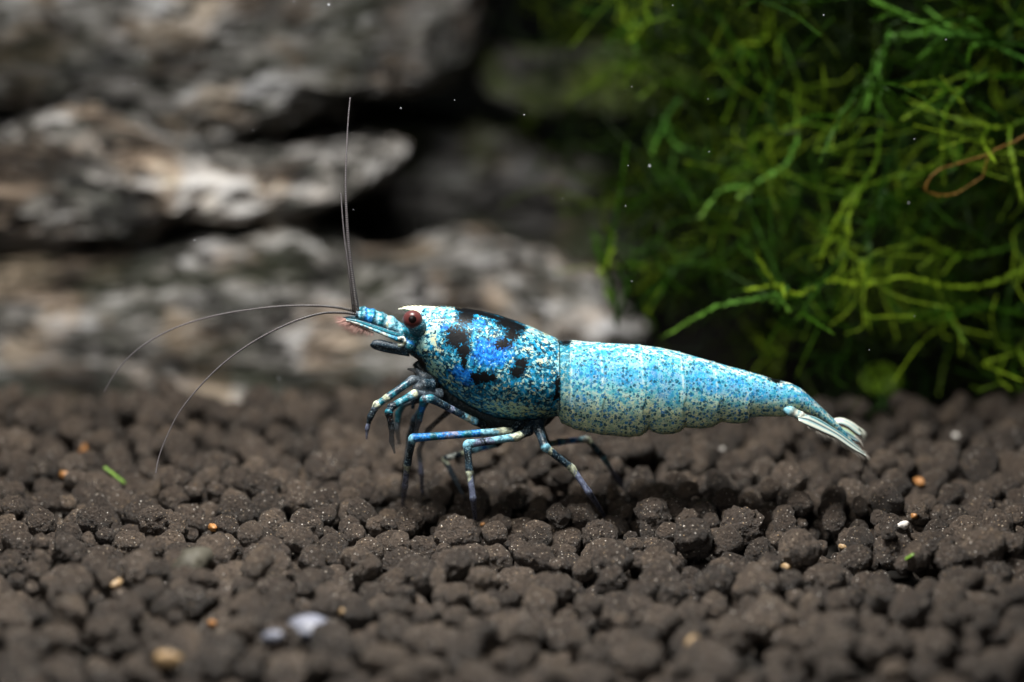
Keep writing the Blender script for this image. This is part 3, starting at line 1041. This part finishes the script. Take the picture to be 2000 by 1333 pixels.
rad = n.math('ADD', n.math('MULTIPLY_ADD', sc_.outputs[0], 0.42, 0.14), n.math('MULTIPLY', n.math('SUBTRACT', n5, 0.5), 0.5))
dots = n.sstep(vo.outputs['Distance'], n.math('ADD', rad, 0.05), n.math('SUBTRACT', rad, 0.05))
dotc = n.ramp(sc_.outputs[1], [(0.2, (0.006, 0.045, 0.07)), (0.6, (0.01, 0.10, 0.20)), (0.9, (0.012, 0.16, 0.42))])
acol = n.mix(n.math('MULTIPLY', dots, 0.9), abase, dotc)
vo2 = n.voro(vw, 25.0)
sc2 = n.n('SeparateColor'); n.lk(vo2.outputs['Color'], sc2.inputs[0])
rad2 = n.math('MULTIPLY_ADD', sc2.outputs[0], 0.48, 0.06)
acol = n.mix(n.math('MULTIPLY', n.sstep(vo2.outputs['Distance'], n.math('ADD', rad2, 0.05), n.math('SUBTRACT', rad2, 0.05)), 0.8), acol, n.ramp(sc2.outputs[1], [(0.2, (0.008, 0.06, 0.09)), (0.8, (0.02, 0.20, 0.40))]))
acol = n.mix(n.math('MULTIPLY', n.sstep(n30, 0.6, 0.7), 0.4), acol, (0.5, 0.6, 0.56))
# membrane between the two
mcol = n.mix(n.math('MULTIPLY', vt, 0.8), n.mix(0.35, ccol, (0.01, 0.14, 0.18)), (0.05, 0.09, 0.03))
acol = n.mix(n.math('MULTIPLY', a_memb, n.sstep(a_vent, 0.75, 0.35, 0.25, 0.9)), acol, mcol)
col = n.mix(a_sect, ccol, acol)
col = n.mix(n.math('MULTIPLY', a_head, 0.8), col, n.ramp(n9, [(0.35, (0.006, 0.06, 0.10)), (0.6, (0.02, 0.2, 0.33))]))
col = n.mix(n.math('MULTIPLY', n.math('MULTIPLY', a_edge, n.sstep(n9, 0.40, 0.56)), 0.55), col, (0.45, 0.52, 0.43))
bl = n.math('ADD', a_black, n.math('ADD', n.math('MULTIPLY', n.math('SUBTRACT', n16, 0.5), 2.6), n.math('MULTIPLY', n.math('SUBTRACT', n30, 0.5), 1.4)))
bl = n.sstep(bl, -0.02, 0.22)
col = n.mix(bl, col, (0.0025, 0.0028, 0.0035))
col = n.mix(n.math('MULTIPLY', n.sstep(a_sut, -0.5, 0.3), 0.9), col, (0.004, 0.02, 0.025))
h = n.math('ADD', n.math('MULTIPLY', n16, 0.5), n.math('MULTIPLY', n.noise(v, 3.0, 2), 0.5))
M_SHELL = n.done(n.bsdf(col, 0.45, 0.10, n.bump(h, 0.22, 0.05), sss=0.10, sssr=(0.5, 0.8, 1.0), sscale=0.06))

body = mesh_obj('body', V - sb, F, M_SHELL, shrimp)
body['label'] = 'speckled blue carapace and segmented abdomen'
for nm, val in (('black', black), ('blue', blue), ('cream', cream), ('ventral', vent), ('edge', edge), ('section', sect), ('membrane', memb), ('suture', suture), ('dorsal', dors), ('head', head)):
    fattr(body, nm, np.clip(val, -2, 2))


# limb material: pigment colour per vertex, 'clear' lets the light through
def limb_material(name, speckle=0.62, rough=0.36):
    n = NT(name)
    v = n.coord()
    pig = n.attr('pigment', 'Color')
    clr = n.attr('clear')
    n1 = n.noise(v, 16.0, 3, 0.6)
    n2 = n.noise(v, 34.0, 2, 0.6)
    col = n.mix(n.math('MULTIPLY', n.sstep(n1, 0.48, 0.56), n.math('SUBTRACT', speckle, n.math('MULTIPLY', clr, 1.4), clamp=True)), pig, n.mix(0.85, pig, (0.004, 0.014, 0.03)))
    col = n.mix(n.math('MULTIPLY', n.sstep(n2, 0.57, 0.68), speckle), col, n.mix(0.5, pig, (0.5, 0.65, 0.7)))
    d = n.bsdf(col, rough, 0.22, n.bump(n1, 0.3, 0.04), sss=0.15, sscale=0.04)
    t = n.n('BsdfTransparent'); n.lk(n.mix(0.35, (1, 1, 1), pig), t.inputs[0])
    mx = n.n('MixShader'); n.lk(n.math('MULTIPLY', clr, 1.0), mx.inputs[0])
    n.lk(d, mx.inputs[1]); n.lk(t.outputs[0], mx.inputs[2])
    return n.done(mx.outputs[0])


M_LIMB = limb_material('limb_shell')
M_PLAIN = limb_material('limb_plain', 0.15)

CY = (0.17, 0.40, 0.50); BL = (0.012, 0.16, 0.46); BK = (0.006, 0.010, 0.013); CR = (0.42, 0.45, 0.32); TE = (0.010, 0.14, 0.19); GR = (0.07, 0.09, 0.11); VI = (0.15, 0.17, 0.26); WH = (0.58, 0.62, 0.56); PI = (0.50, 0.31, 0.27); DG = (0.014, 0.035, 0.055)


def limb(name, joints, mat=None, nper=12, nseg=14, flat=1.0, bulge=0.10, label=None, tip=None):
    """joints: (px, py, depth, radius px, colour after this joint, clearness); bands may be a list of colours along the piece"""
    mat = mat or M_LIMB
    P, R, K, Q = [], [], [], []
    m = len(joints)
    pts = [at(j[0], j[1], j[2]) for j in joints]
    if tip is not None: pts[-1] = tip
    for i in range(m - 1):
        last = i == m - 2
        bands = joints[i][4]
        if isinstance(bands[0], float): bands = [bands]
        nn = max(nper, int(np.linalg.norm(pts[i + 1] - pts[i]) / 0.025))
        for s in range(nn + (1 if last else 0)):
            u = s / nn
            P.append(pts[i] * (1 - u) + pts[i + 1] * u)
            r = joints[i][3] * (1 - u) + joints[i + 1][3] * u
            L = np.linalg.norm(pts[i + 1] - pts[i])
            b = math.exp(-(u * L / 0.07) ** 2) * (i > 0) + math.exp(-((1 - u) * L / 0.07) ** 2) * (not last)
            R.append(0.93 * r * (1 + bulge * b) * (1 - 0.12 * math.sin(math.pi * u)) / 100.0)
            K.append((bands, u))
            Q.append(joints[i][5] * (1 - u) + joints[i + 1][5] * u)
    P = np.array(P)
    for _ in range(2):
        P[1:-1] = 0.25 * P[:-2] + 0.5 * P[1:-1] + 0.25 * P[2:]
    R = np.array(R)
    v, f, t = tube_data(P - sb, R, nseg, flat)
    o = mesh_obj(name, v, f, mat, shrimp)
    pc = []
    for i_, (bands, u) in enumerate(K):
        for j_ in range(nseg):
            q = Vector(v[i_ * nseg + j_])
            x = u * len(bands) + (0.8 * mnoise.noise(q * 11.0) + 0.6 * mnoise.noise(q * 25.0)) * min(1.0, 0.25 * len(bands))
            c = np.array(bands[int(min(max(x, 0), len(bands) - 1))])
            w = 0.75 + 0.8 * mnoise.noise(q * 17.0 + Vector((4, 4, 4)))
            pc.append(c * max(0.25, w))
    cattr(o, 'pigment', np.array(pc))
    fattr(o, 'clear', np.repeat(np.clip(np.array(Q) * 1.15, 0, 0.9), nseg))
    if label: o['label'] = label
    return o


def foot(px, py):
    p, _ = see(px, py)
    return p if p is not None else at(px, py, 0)


# walking legs, near side then far side
limb('walking_leg', [(1020, 822, -0.15, 12, BK, 0), (1004, 843, -0.45, 10, [BK, CR], 0), (985, 843, -0.6, 8.5, [CR, CY, CY, BL, TE, BL, VI, BL, TE, BL, BL], 0), (806, 856, -1.0, 9, [CY, DG, BK, BK, BK, DG], 0.0),
                     (796, 908, -0.8, 7.5, [CR, VI, VI, VI], 0.1), (791, 950, -0.5, 6.5, VI, 0.45), (786, 990, 0, 4, VI, 0.6)], tip=foot(786, 991))
limb('walking_leg', [(1048, 820, -0.15, 12, BK, 0), (1032, 842, -0.5, 11, [BK, BK, CR], 0), (1010, 854, -0.75, 9, [CR, CY, CY, CY, VI, BK, VI, CY], 0), (912, 868, -1.15, 9, [CY, DG, BK, BK, DG, BK], 0),
                     (917, 922, -1.3, 8, [CR, VI, VI, VI], 0.1), (924, 975, -1.4, 7, VI, 0.4), (930, 1030, 0, 4, VI, 0.55)], tip=foot(930, 1031))
limb('walking_leg', [(1058, 815, -0.15, 13, BK, 0), (1052, 838, -0.5, 11.5, [BK, DG, BK], 0), (1064, 873, -0.9, 9.5, [CY, CR, DG, BK, DG, BK, DG, CR], 0), (1117, 915, -0.8, 8, [CR, VI, VI, VI, VI], 0.1),
                     (1150, 962, -0.9, 7, VI, 0.35), (1182, 1010, -1, 4, VI, 0.5)], tip=foot(1182, 1010))
limb('walking_leg', [(900, 800, 0.3, 9, DG, 0), (836, 778, 0.6, 8, [TE, TE, DG], 0.1), (810, 822, 0.9, 9, [BK, DG, BK], 0.1), (801, 852, 0.95, 8, [DG, GR, GR], 0.3), (792, 910, 0.6, 6, GR, 0.55), (784, 960, 0.4, 4, VI, 0.7)], tip=foot(783, 966))
limb('walking_leg', [(1010, 835, 0.3, 9, BK, 0), (972, 868, 0.9, 7, [CY, BL, CY], 0), (925, 880, 1.2, 7, [BK, CR, BK, WH, BK], 0), (868, 897, 1.4, 7.5, [CR, DG, DG, DG], 0.15), (889, 937, 1.2, 6.5, [GR, GR, GR], 0.4), (908, 980, 0.6, 4, GR, 0.7)], tip=foot(908, 976))
limb('walking_leg', [(1055, 835, 0.3, 10, BK, 0), (1070, 868, 0.8, 7, [CY, CR, BL], 0), (1092, 864, 1.0, 7.5, [CY, VI, BL, VI, CY, WH], 0), (1147, 858, 1.2, 7.5, [CR, BK, DG, BK], 0), (1178, 893, 1.1, 7, [CY, VI, VI, VI], 0.15), (1226, 968, 0.7, 4, VI, 0.5)], tip=foot(1226, 968))
limb('walking_leg', [(880, 800, 0.4, 7, DG, 0.2), (836, 840, 0.8, 6, [GR, GR], 0.45), (818, 880, 1.0, 6, [GR, VI], 0.5), (823, 925, 0.9, 6, VI, 0.45), (825, 962, 0.7, 4, CY, 0.45)], tip=foot(825, 963))

# claw legs
limb('claw_leg', [(850, 752, -0.2, 13, GR, 0.1), (806, 742, -0.5, 9.5, [GR, DG, TE, DG, DG, TE, DG], 0.1), (757, 777, -0.8, 8, [CR, TE, CR], 0), (736, 791, -0.85, 8.5, [CR, GR, BK, BK, BK], 0), (723, 815, -0.9, 6.5, [BK, BK, VI], 0.05), (717, 838, -0.9, 4.5, VI, 0.35), (716, 858, -0.9, 2, GR, 0.7)])
limb('claw_leg', [(860, 770, -0.35, 13, GR, 0.1), (810, 770, -0.7, 9.5, [CR, CY, TE, TE, CY, TE, BK], 0), (764, 795, -1.0, 8, [BK, DG, TE], 0), (759, 806, -1.05, 8.5, [BK, (0.03, 0.015, 0.012), BK, BK], 0), (765, 835, -1.05, 7, GR, 0.4), (765, 862, -1.0, 5.5, GR, 0.6), (771, 886, -1.0, 2, GR, 0.7)])
limb('claw_leg', [(945, 832, -0.2, 9, BK, 0), (928, 824, -0.4, 8, [CY, CR, CY, BK, DG, VI, BK, DG, BK, DG], 0), (842, 779, -0.7, 9, [TE, CY, GR], 0), (828, 780, -0.7, 9, [TE, BL, TE, GR], 0), (818, 822, -0.5, 7, GR, 0.35), (812, 846, -0.4, 5, GR, 0.5)])
limb('claw_leg', [(850, 775, 0.3, 9, GR, 0.2), (790, 788, 0.6, 7, TE, 0.1), (778, 808, 0.8, 7.5, [TE, GR], 0.2), (775, 838, 0.8, 6.5, GR, 0.5), (780, 868, 0.8, 4, GR, 0.75)])
limb('claw_leg', [(830, 765, 0.2, 7, DG, 0.1), (808, 782, 0.3, 6, DG, 0.0), (806, 798, 0.3, 4, DG, 0.1)])

# dark underside between the leg roots
P = catmull([at(812, 708, 0), at(840, 742, 0), at(880, 776, 0), at(930, 804, 0), at(990, 819, 0), at(1050, 820, 0), at(1084, 808, 0)], 30)
v, f, t = tube_data(P - sb, 0.02 + np.interp(np.linspace(0, 6, 30), range(7), [0.06, 0.16, 0.20, 0.22, 0.24, 0.22, 0.04]), 16, 1.0)
o = mesh_obj('sternum', v, f, M_PLAIN, shrimp)
cattr(o, 'pigment', np.tile(np.array([[0.006, 0.010, 0.010]]), (len(v), 1))); fattr(o, 'clear', np.zeros(len(v)))

# mouthparts: grey translucent feelers under the head
limb('maxilliped', [(850, 742, -0.25, 13, GR, 0.45), (826, 738, -0.4, 12, GR, 0.55), (812, 724, -0.35, 6, GR, 0.6), (796, 721, -0.3, 2, GR, 0.6)])
limb('maxilliped', [(845, 752, -0.45, 14, DG, 0.2), (826, 752, -0.55, 13, GR, 0.4), (813, 760, -0.62, 9, GR, 0.5), (807, 772, -0.65, 6, GR, 0.5)])


# eyes
def eye(yside):
    n = NT('eye_dark_red')
    v = n.coord()
    sp_ = n.n('SeparateXYZ'); n.lk(v, sp_.inputs[0])
    ax = n.n('VectorMath', operation='DOT_PRODUCT'); n.lk(v, ax.inputs[0])
    d = Vector((0.02, -0.98 * (1 if yside < 0 else -1), 0.19)).normalized()
    ax.inputs[1].default_value = d
    c = n.math('DIVIDE', ax.outputs['Value'], 0.165)
    nz = n.noise(v, 30.0, 2)
    col = n.ramp(n.math('ADD', c, n.math('MULTIPLY', n.math('SUBTRACT', nz, 0.5), 0.06)), [(0.0, (0.04, 0.025, 0.026)), (0.3, (0.075, 0.030, 0.032)), (0.75, (0.060, 0.018, 0.017)), (0.915, (0.05, 0.013, 0.012)), (0.932, (0.002, 0.001, 0.001))])
    m = n.done(n.bsdf(col, 0.3, 0.2))
    v_, f_ = ICO[4]
    c0 = at(806, 625, yside)
    o = mesh_obj('eye', v_ * np.array([0.192, 0.166, 0.188]), f_, m, shrimp)
    o.location = c0 - sb
    o['label'] = 'round dark red eye with black pupil'
    P = catmull([at(826, 656, yside * 0.4), at(820, 646, yside * 0.7), at(814, 637, yside * 0.88), at(810, 630, yside * 0.95)], 14)
    v, f, t = tube_data(P - c0, np.array([0.08, 0.10, 0.12, 0.135, 0.148, 0.158, 0.166, 0.172, 0.176, 0.178, 0.178, 0.174, 0.165, 0.14]), 20)
    s = mesh_obj('eye_stalk', v, f, M_LIMB, o)
    cattr(s, 'pigment', np.tile(np.array([[0.008, 0.06, 0.085]]), (len(v), 1))); fattr(s, 'clear', np.zeros(len(v)))


eye(-0.50)
eye(0.50)

# rostrum: toothed blade over the eyes
rp = [(778, 603.5, 0.012), (790, 599, 0.03), (802, 597.5, 0.05), (820, 597.5, 0.09), (850, 599, 0.12), (880, 602, 0.12)]
low = [(778, 604.5), (790, 607), (802, 612), (820, 616), (850, 618), (880, 618)]
V = []; F = []
for (px, py, w), (lx, ly) in zip(rp, low):
    a, b = at(px, py, 0), at(lx, ly, 0)
    for q, s in ((a, 0), ((a + b) / 2, -1), (b, 0), ((a + b) / 2, 1)):
        V.append(np.array([q[0], s * w, q[2]]) - sb)
for i in range(len(rp) - 1):
    for j in range(4):
        k = (j + 1) % 4
        F.append((i * 4 + j, (i + 1) * 4 + j, (i + 1) * 4 + k, i * 4 + k))
F.append((0, 1, 2, 3)); F.append((23, 22, 21, 20))
tv, tf = [], []
for i in range(15):
    px = 786 + i * 8.2
    py = float(np.interp(px, [778, 790, 802, 820, 850, 880, 905], [603.5, 599, 597.5, 597.5, 598.5, 600, 603]))
    b = at(px, py + 2, 0); t_ = at(px - 7.5, py - 4.4, 0)
    k = len(V)
    V += [b + np.array([-0.025, 0, 0.0]) - sb, b + np.array([0.03, -0.014, 0]) - sb, b + np.array([0.03, 0.014, 0]) - sb, t_ - sb]
    F += [(k, k + 1, k + 3), (k + 1, k + 2, k + 3), (k + 2, k, k + 3)]
o = mesh_obj('rostrum', V, F, M_LIMB, shrimp, smooth=False)
pc = []
for q in V:
    pc.append((0.62, 0.62, 0.42) if len(pc) < 24 else (0.10, 0.08, 0.05))
cattr(o, 'pigment', np.array(pc)); fattr(o, 'clear', np.zeros(len(V)))
o['label'] = 'pale toothed beak above the eyes'


# antennule stalks: three beads each, near and far
def stalk(yo, dy):
    limb('antennule', [(806, 660 + dy, yo * 0.8, 10, TE, 0.1), (786, 651 + dy, yo, 11, [TE, CY, TE, CY], 0.05), (763, 637 + dy, yo, 11.5, [CY, CR, CY, TE], 0), (744, 629 + dy, yo, 11.5, [TE, CY, CY, TE], 0), (727, 623 + dy, yo, 11.5, [BL, (0.02, 0.3, 0.75), BL, CY], 0),
                       (708, 617 + dy, yo, 10.5, [TE, CY, DG], 0), (695, 614 + dy, yo, 7, DG, 0)], bulge=0.16)


stalk(-0.28, 0)
stalk(0.12, -8)


def lash(pts, ya, yb, r0, r1, label):
    m = len(pts)
    cur = catmull([at(px, py, ya + (yb - ya) * (i / (m - 1))) for i, (px, py) in enumerate(pts)], 420)
    t = np.linspace(0, 1, 420)
    L = np.linalg.norm(np.diff(cur, axis=0), axis=1).sum()
    ph = (np.arange(420) % 4)
    rad = (r0 * (1 - t) ** 1.9 + r1) / 100.0 * np.where(ph == 0, 1.16, np.where(ph == 2, 0.86, 1.0))
    v, f, tt = tube_data(cur - sb, rad, 7)
    o = mesh_obj('antenna', v, f, M_PLAIN, shrimp)
    k = np.where((ph == 0)[:, None], np.array([[0.07, 0.06, 0.055]]), np.array([[0.006, 0.005, 0.005]])) * (1 - t[:, None] * 0.3) + t[:, None] * np.array([[0.13, 0.12, 0.13]])
    cattr(o, 'pigment', np.repeat(k, 7, axis=0)); fattr(o, 'clear', np.repeat(0.25 * t, 7))
    o['label'] = label


lash([(698, 614), (694, 585), (688, 540), (681, 480), (677, 420), (675, 360), (677, 290), (680, 235), (684, 191)], -0.2, -0.1, 5.2, 1.05, 'tall upright dark antenna')
lash([(691, 606), (687, 570), (681, 525), (674, 475), (669, 425), (666, 378)], 0.1, 0.25, 2.8, 1.1, 'shorter upright dark antenna')
lash([(694, 609), (665, 602), (625, 598), (560, 598), (490, 605), (420, 617), (355, 636), (300, 662), (255, 695), (225, 730), (203, 766)], 0.15, 0.6, 1.6, 1.15, 'upper forward-arching antenna')
lash([(694, 614), (665, 611), (625, 613), (570, 630), (505, 662), (445, 703), (395, 750), (352, 803), (325, 855), (310, 895), (304, 925)], -0.25, -1.0, 1.7, 1.15, 'lower forward-arching antenna reaching the soil')


# antennal scales: thin blades with a pink fringe
def blade(name, up, lo, y, cols, clear, thick=0.03, label=None, mat=None, yb=None):
    u = catmull([at(a, b, y) for a, b in up], 26); l = catmull([at(a, b, y if yb is None else yb) for a, b in lo], 26)
    V = []; K = []; Q = []
    for i in range(26):
        for j in range(7):
            s = j / 6
            p = u[i] * (1 - s) + l[i] * s
            th = thick * math.sin(math.pi * min(max(s, 0.02), 0.98)) * math.sin(math.pi * (0.04 + 0.92 * i / 25)) ** 0.4
            V.append(p + np.array([0, -th, 0]) - sb); V.append(p + np.array([0, th, 0]) - sb)
            c = np.array(cols[min(int(s * len(cols)), len(cols) - 1)])
            K += [c, c]; Q += [clear, clear]
    F = []
    def ix(i, j, b): return (i * 7 + j) * 2 + b
    for i in range(25):
        for j in range(6):
            F.append((ix(i, j, 0), ix(i, j + 1, 0), ix(i + 1, j + 1, 0), ix(i + 1, j, 0)))
            F.append((ix(i, j, 1), ix(i + 1, j, 1), ix(i + 1, j + 1, 1), ix(i, j + 1, 1)))
        F.append((ix(i, 0, 0), ix(i + 1, 0, 0), ix(i + 1, 0, 1), ix(i, 0, 1)))
        F.append((ix(i, 6, 0), ix(i, 6, 1), ix(i + 1, 6, 1), ix(i + 1, 6, 0)))
    for j in range(6):
        F.append((ix(0, j, 0), ix(0, j, 1), ix(0, j + 1, 1), ix(0, j + 1, 0)))
        F.append((ix(25, j, 0), ix(25, j + 1, 0), ix(25, j + 1, 1), ix(25, j, 1)))
    o = mesh_obj(name, V, F, mat or M_LIMB, shrimp)
    cattr(o, 'pigment', np.array(K)); fattr(o, 'clear', np.array(Q))
    if label: o['label'] = label
    return o


def fringe(parent, roots, tips, y, col, count, r=0.0055, clear=0.35, seed=1):
    rnd = random.Random(seed)
    ru = catmull([at(a, b, y) for a, b in roots], count); tu = catmull([at(a, b, y) for a, b in tips], count)
    parts = []
    for i in range(count):
        j = np.array([rnd.gauss(0, .02), rnd.gauss(0, .05), rnd.gauss(0, .02)])
        e = tu[i] + (tu[i] - ru[i]) * rnd.uniform(-0.3, 0.15) + j
        c = catmull([ru[i], (ru[i] + e) / 2 + j * 0.4, e], 5)
        parts.append(tube_data(c - sb, np.linspace(r, r * 0.3, 5), 4))
    v, f, t = join_data(parts)
    o = mesh_obj('bristles', v, f, M_PLAIN, parent)
    cattr(o, 'pigment', np.tile(np.array([col]), (len(v), 1))); fattr(o, 'clear', np.full(len(v), clear))
    return o


s1 = blade('antennal_scale', [(676, 622), (700, 625), (730, 634), (760, 644), (794, 655)], [(676, 625), (698, 634), (730, 648), (758, 658), (792, 668)], -0.42, [DG, TE, TE, DG, (0.008, 0.06, 0.09), CY], 0.1)
fringe(s1, [(674, 623), (685, 629), (700, 637), (730, 650)], [(660, 622), (664, 634), (682, 650), (728, 659)], -0.38, PI, 150, 0.0042, 0.45, 3)
fringe(s1, [(674, 622), (684, 627), (700, 634), (720, 642)], [(657, 626), (666, 640), (690, 655), (722, 661)], -0.2, PI, 110, 0.0038, 0.5, 4)
s2 = blade('antennal_scale', [(668, 620), (700, 616), (740, 626), (790, 648)], [(668, 624), (700, 632), (740, 645), (790, 660)], 0.25, [DG, TE, DG], 0.2)
fringe(s2, [(668, 622), (680, 628), (700, 634)], [(652, 618), (656, 632), (680, 646)], 0.25, PI, 80, 0.0038, 0.5, 5)
limb('antennal_stem', [(676, 626, -0.5, 1.6, WH, 0), (700, 633, -0.52, 2.4, [WH, CY, WH, CY], 0), (735, 647, -0.52, 3.4, [CY, WH, CY, (0.03, 0.3, 0.5)], 0), (776, 663, -0.5, 5, [TE, CY], 0), (792, 668, -0.45, 5, TE, 0)], bulge=0.0)
s3 = blade('maxilliped_palp', [(724, 672), (730, 665), (745, 664), (770, 670), (796, 676)], [(722, 674), (728, 681), (745, 687), (770, 692), (800, 697)], -0.36, [GR, DG, BK, BK, DG], 0.05, 0.07)
# pale hooked plate at the antenna root
limb('antenna_root', [(778, 662, -0.55, 4, WH, 0), (787, 660, -0.57, 4.5, WH, 0), (791, 667, -0.57, 4, CR, 0), (788, 674, -0.55, 4, [WH, CR], 0), (778, 675, -0.53, 4, WH, 0)], bulge=0.0, nper=6)
limb('antenna_root', [(790, 690, -0.4, 9, DG, 0), (797, 676, -0.45, 15, [TE, BL, TE], 0), (806, 664, -0.4, 15, [TE, BL], 0), (822, 660, -0.3, 10, TE, 0)], bulge=0.0)

# tail fan
WP = (0.50, 0.53, 0.46); WC = (0.26, 0.40, 0.41); WG = (0.33, 0.42, 0.26)
limb('uropod_base', [(1528, 796, -0.28, 9, CY, 0), (1545, 804, -0.36, 11, [WC, WP, WC, WP], 0), (1564, 813, -0.40, 10.5, [WP, WC, WP], 0), (1582, 820, -0.40, 6, WP, 0)], M_PLAIN, bulge=0.03)
u1 = blade('uropod', [(1558, 812), (1580, 814), (1605, 826), (1640, 847), (1672, 871), (1692, 889)], [(1560, 822), (1578, 831), (1605, 843), (1632, 855), (1662, 875), (1692, 891)], -0.46, [WC, WP, WG, DG, WP, WC, WP, TE, WP, WC], 0.22, 0.022, label='pale near blade of the tail fan', mat=M_PLAIN, yb=-0.62)
u2 = blade('uropod', [(1568, 808), (1595, 816), (1622, 832), (1655, 854), (1690, 884)], [(1572, 820), (1597, 836), (1626, 852), (1652, 866), (1688, 889)], -0.26, [WC, TE, WG, WP, DG, WP], 0.25, 0.018, mat=M_PLAIN, yb=-0.36)
u3 = blade('uropod', [(1614, 822), (1640, 816), (1658, 821), (1674, 831), (1687, 845)], [(1616, 832), (1640, 828), (1656, 834), (1669, 844), (1680, 851)], 0.42, [WP, WC, WP, WC], 0.1, 0.02, label='white far blade of the tail fan, curving upward', mat=M_PLAIN, yb=0.3)
u4 = blade('uropod', [(1626, 830), (1650, 836), (1666, 846), (1680, 861)], [(1626, 840), (1648, 851), (1664, 860), (1678, 864)], 0.22, [WG, WC, DG, WC, DG], 0.2, 0.018, mat=M_PLAIN, yb=0.12)
BRC = (0.5, 0.47, 0.42)
fringe(u1, [(1632, 857), (1662, 876), (1691, 890)], [(1642, 872), (1680, 893), (1706, 904)], -0.55, BRC, 70, 0.0042, 0.45, 8)
fringe(u1, [(1575, 832), (1600, 845), (1632, 857)], [(1580, 839), (1607, 854), (1640, 868)], -0.6, BRC, 50, 0.003, 0.55, 9)
fringe(u2, [(1655, 860), (1675, 875), (1689, 887)], [(1672, 868), (1690, 884), (1703, 898)], -0.3, BRC, 45, 0.0042, 0.4, 10)
fringe(u3, [(1674, 833), (1682, 840), (1683, 850)], [(1684, 838), (1690, 850), (1687, 860)], 0.36, WP, 40, 0.005, 0.2, 11)
fringe(u4, [(1668, 850), (1676, 858), (1679, 863)], [(1680, 862), (1686, 870), (1684, 874)], 0.18, BRC, 30, 0.004, 0.3, 12)

# swimmerets: faint tufts under the abdomen
for i, px in enumerate((1160, 1225, 1300, 1370, 1430)):
    yb = float(np.interp(px, BOT[:, 0], BOT[:, 1]))
    limb('swimmeret', [(px, yb - 16, 0.0, 14, DG, 0.1), (px + 12, yb - 4, 0.0, 9, GR, 0.3), (px + 24, yb - 1, 0.0, 4, GR, 0.6)], M_PLAIN, bulge=0.0, nper=6)

# ------------------------------------------------------------------ motes drifting in the water
n = NT('mote_white')
M_MOTE = n.done(n.bsdf(n.ramp(n.noise(n.coord(), 2.0), [(0.3, (0.16, 0.17, 0.19)), (0.7, (0.30, 0.31, 0.34))]), 0.6, 0.3))
MOTES = [(545, 740, 5), (380, 470, 4), (381, 531, 2.5), (783, 212, 4), (574, 4, 4), (642, 10, 6), (614, 10, 2.5), (281, 112, 3), (262, 165, 2.5), (1234, 170, 3.5), (1383, 194, 3), (1269, 325, 7), (1227, 324, 3), (1385, 297, 3), (1222, 403, 3), (1234, 550, 4),
         (1848, 78, 4.5), (1609, 30, 4), (1786, 272, 3.5), (1775, 397, 5), (1314, 11, 3), (1698, 684, 3), (53, 321, 2), (690, 410, 2), (1024, 225, 4), (1099, 388, 3), (1786, 618, 3), (888, 196, 2.5), (494, 255, 2), (1130, 575, 2.5)]
parts = []
for i, (px, py, d) in enumerate(MOTES):
    rnd = random.Random(i)
    y = rnd.uniform(-1.5, 1.2) if d < 4.6 else rnd.uniform(1.5, 3)
    p = at(px, py, y)
    v_ = ICO[2][0] * (d / 200.0) * 0.6 * np.array([rnd.uniform(.8, 1.2), 1, rnd.uniform(.8, 1.2)]) + p
    parts.append((v_, ICO[2][1]))
v, f, _ = join_data(parts)
o = mesh_obj('drifting_motes', v, f, M_MOTE)
tag(o, 'tiny pale specks drifting in the water', 'specks', kind='stuff')
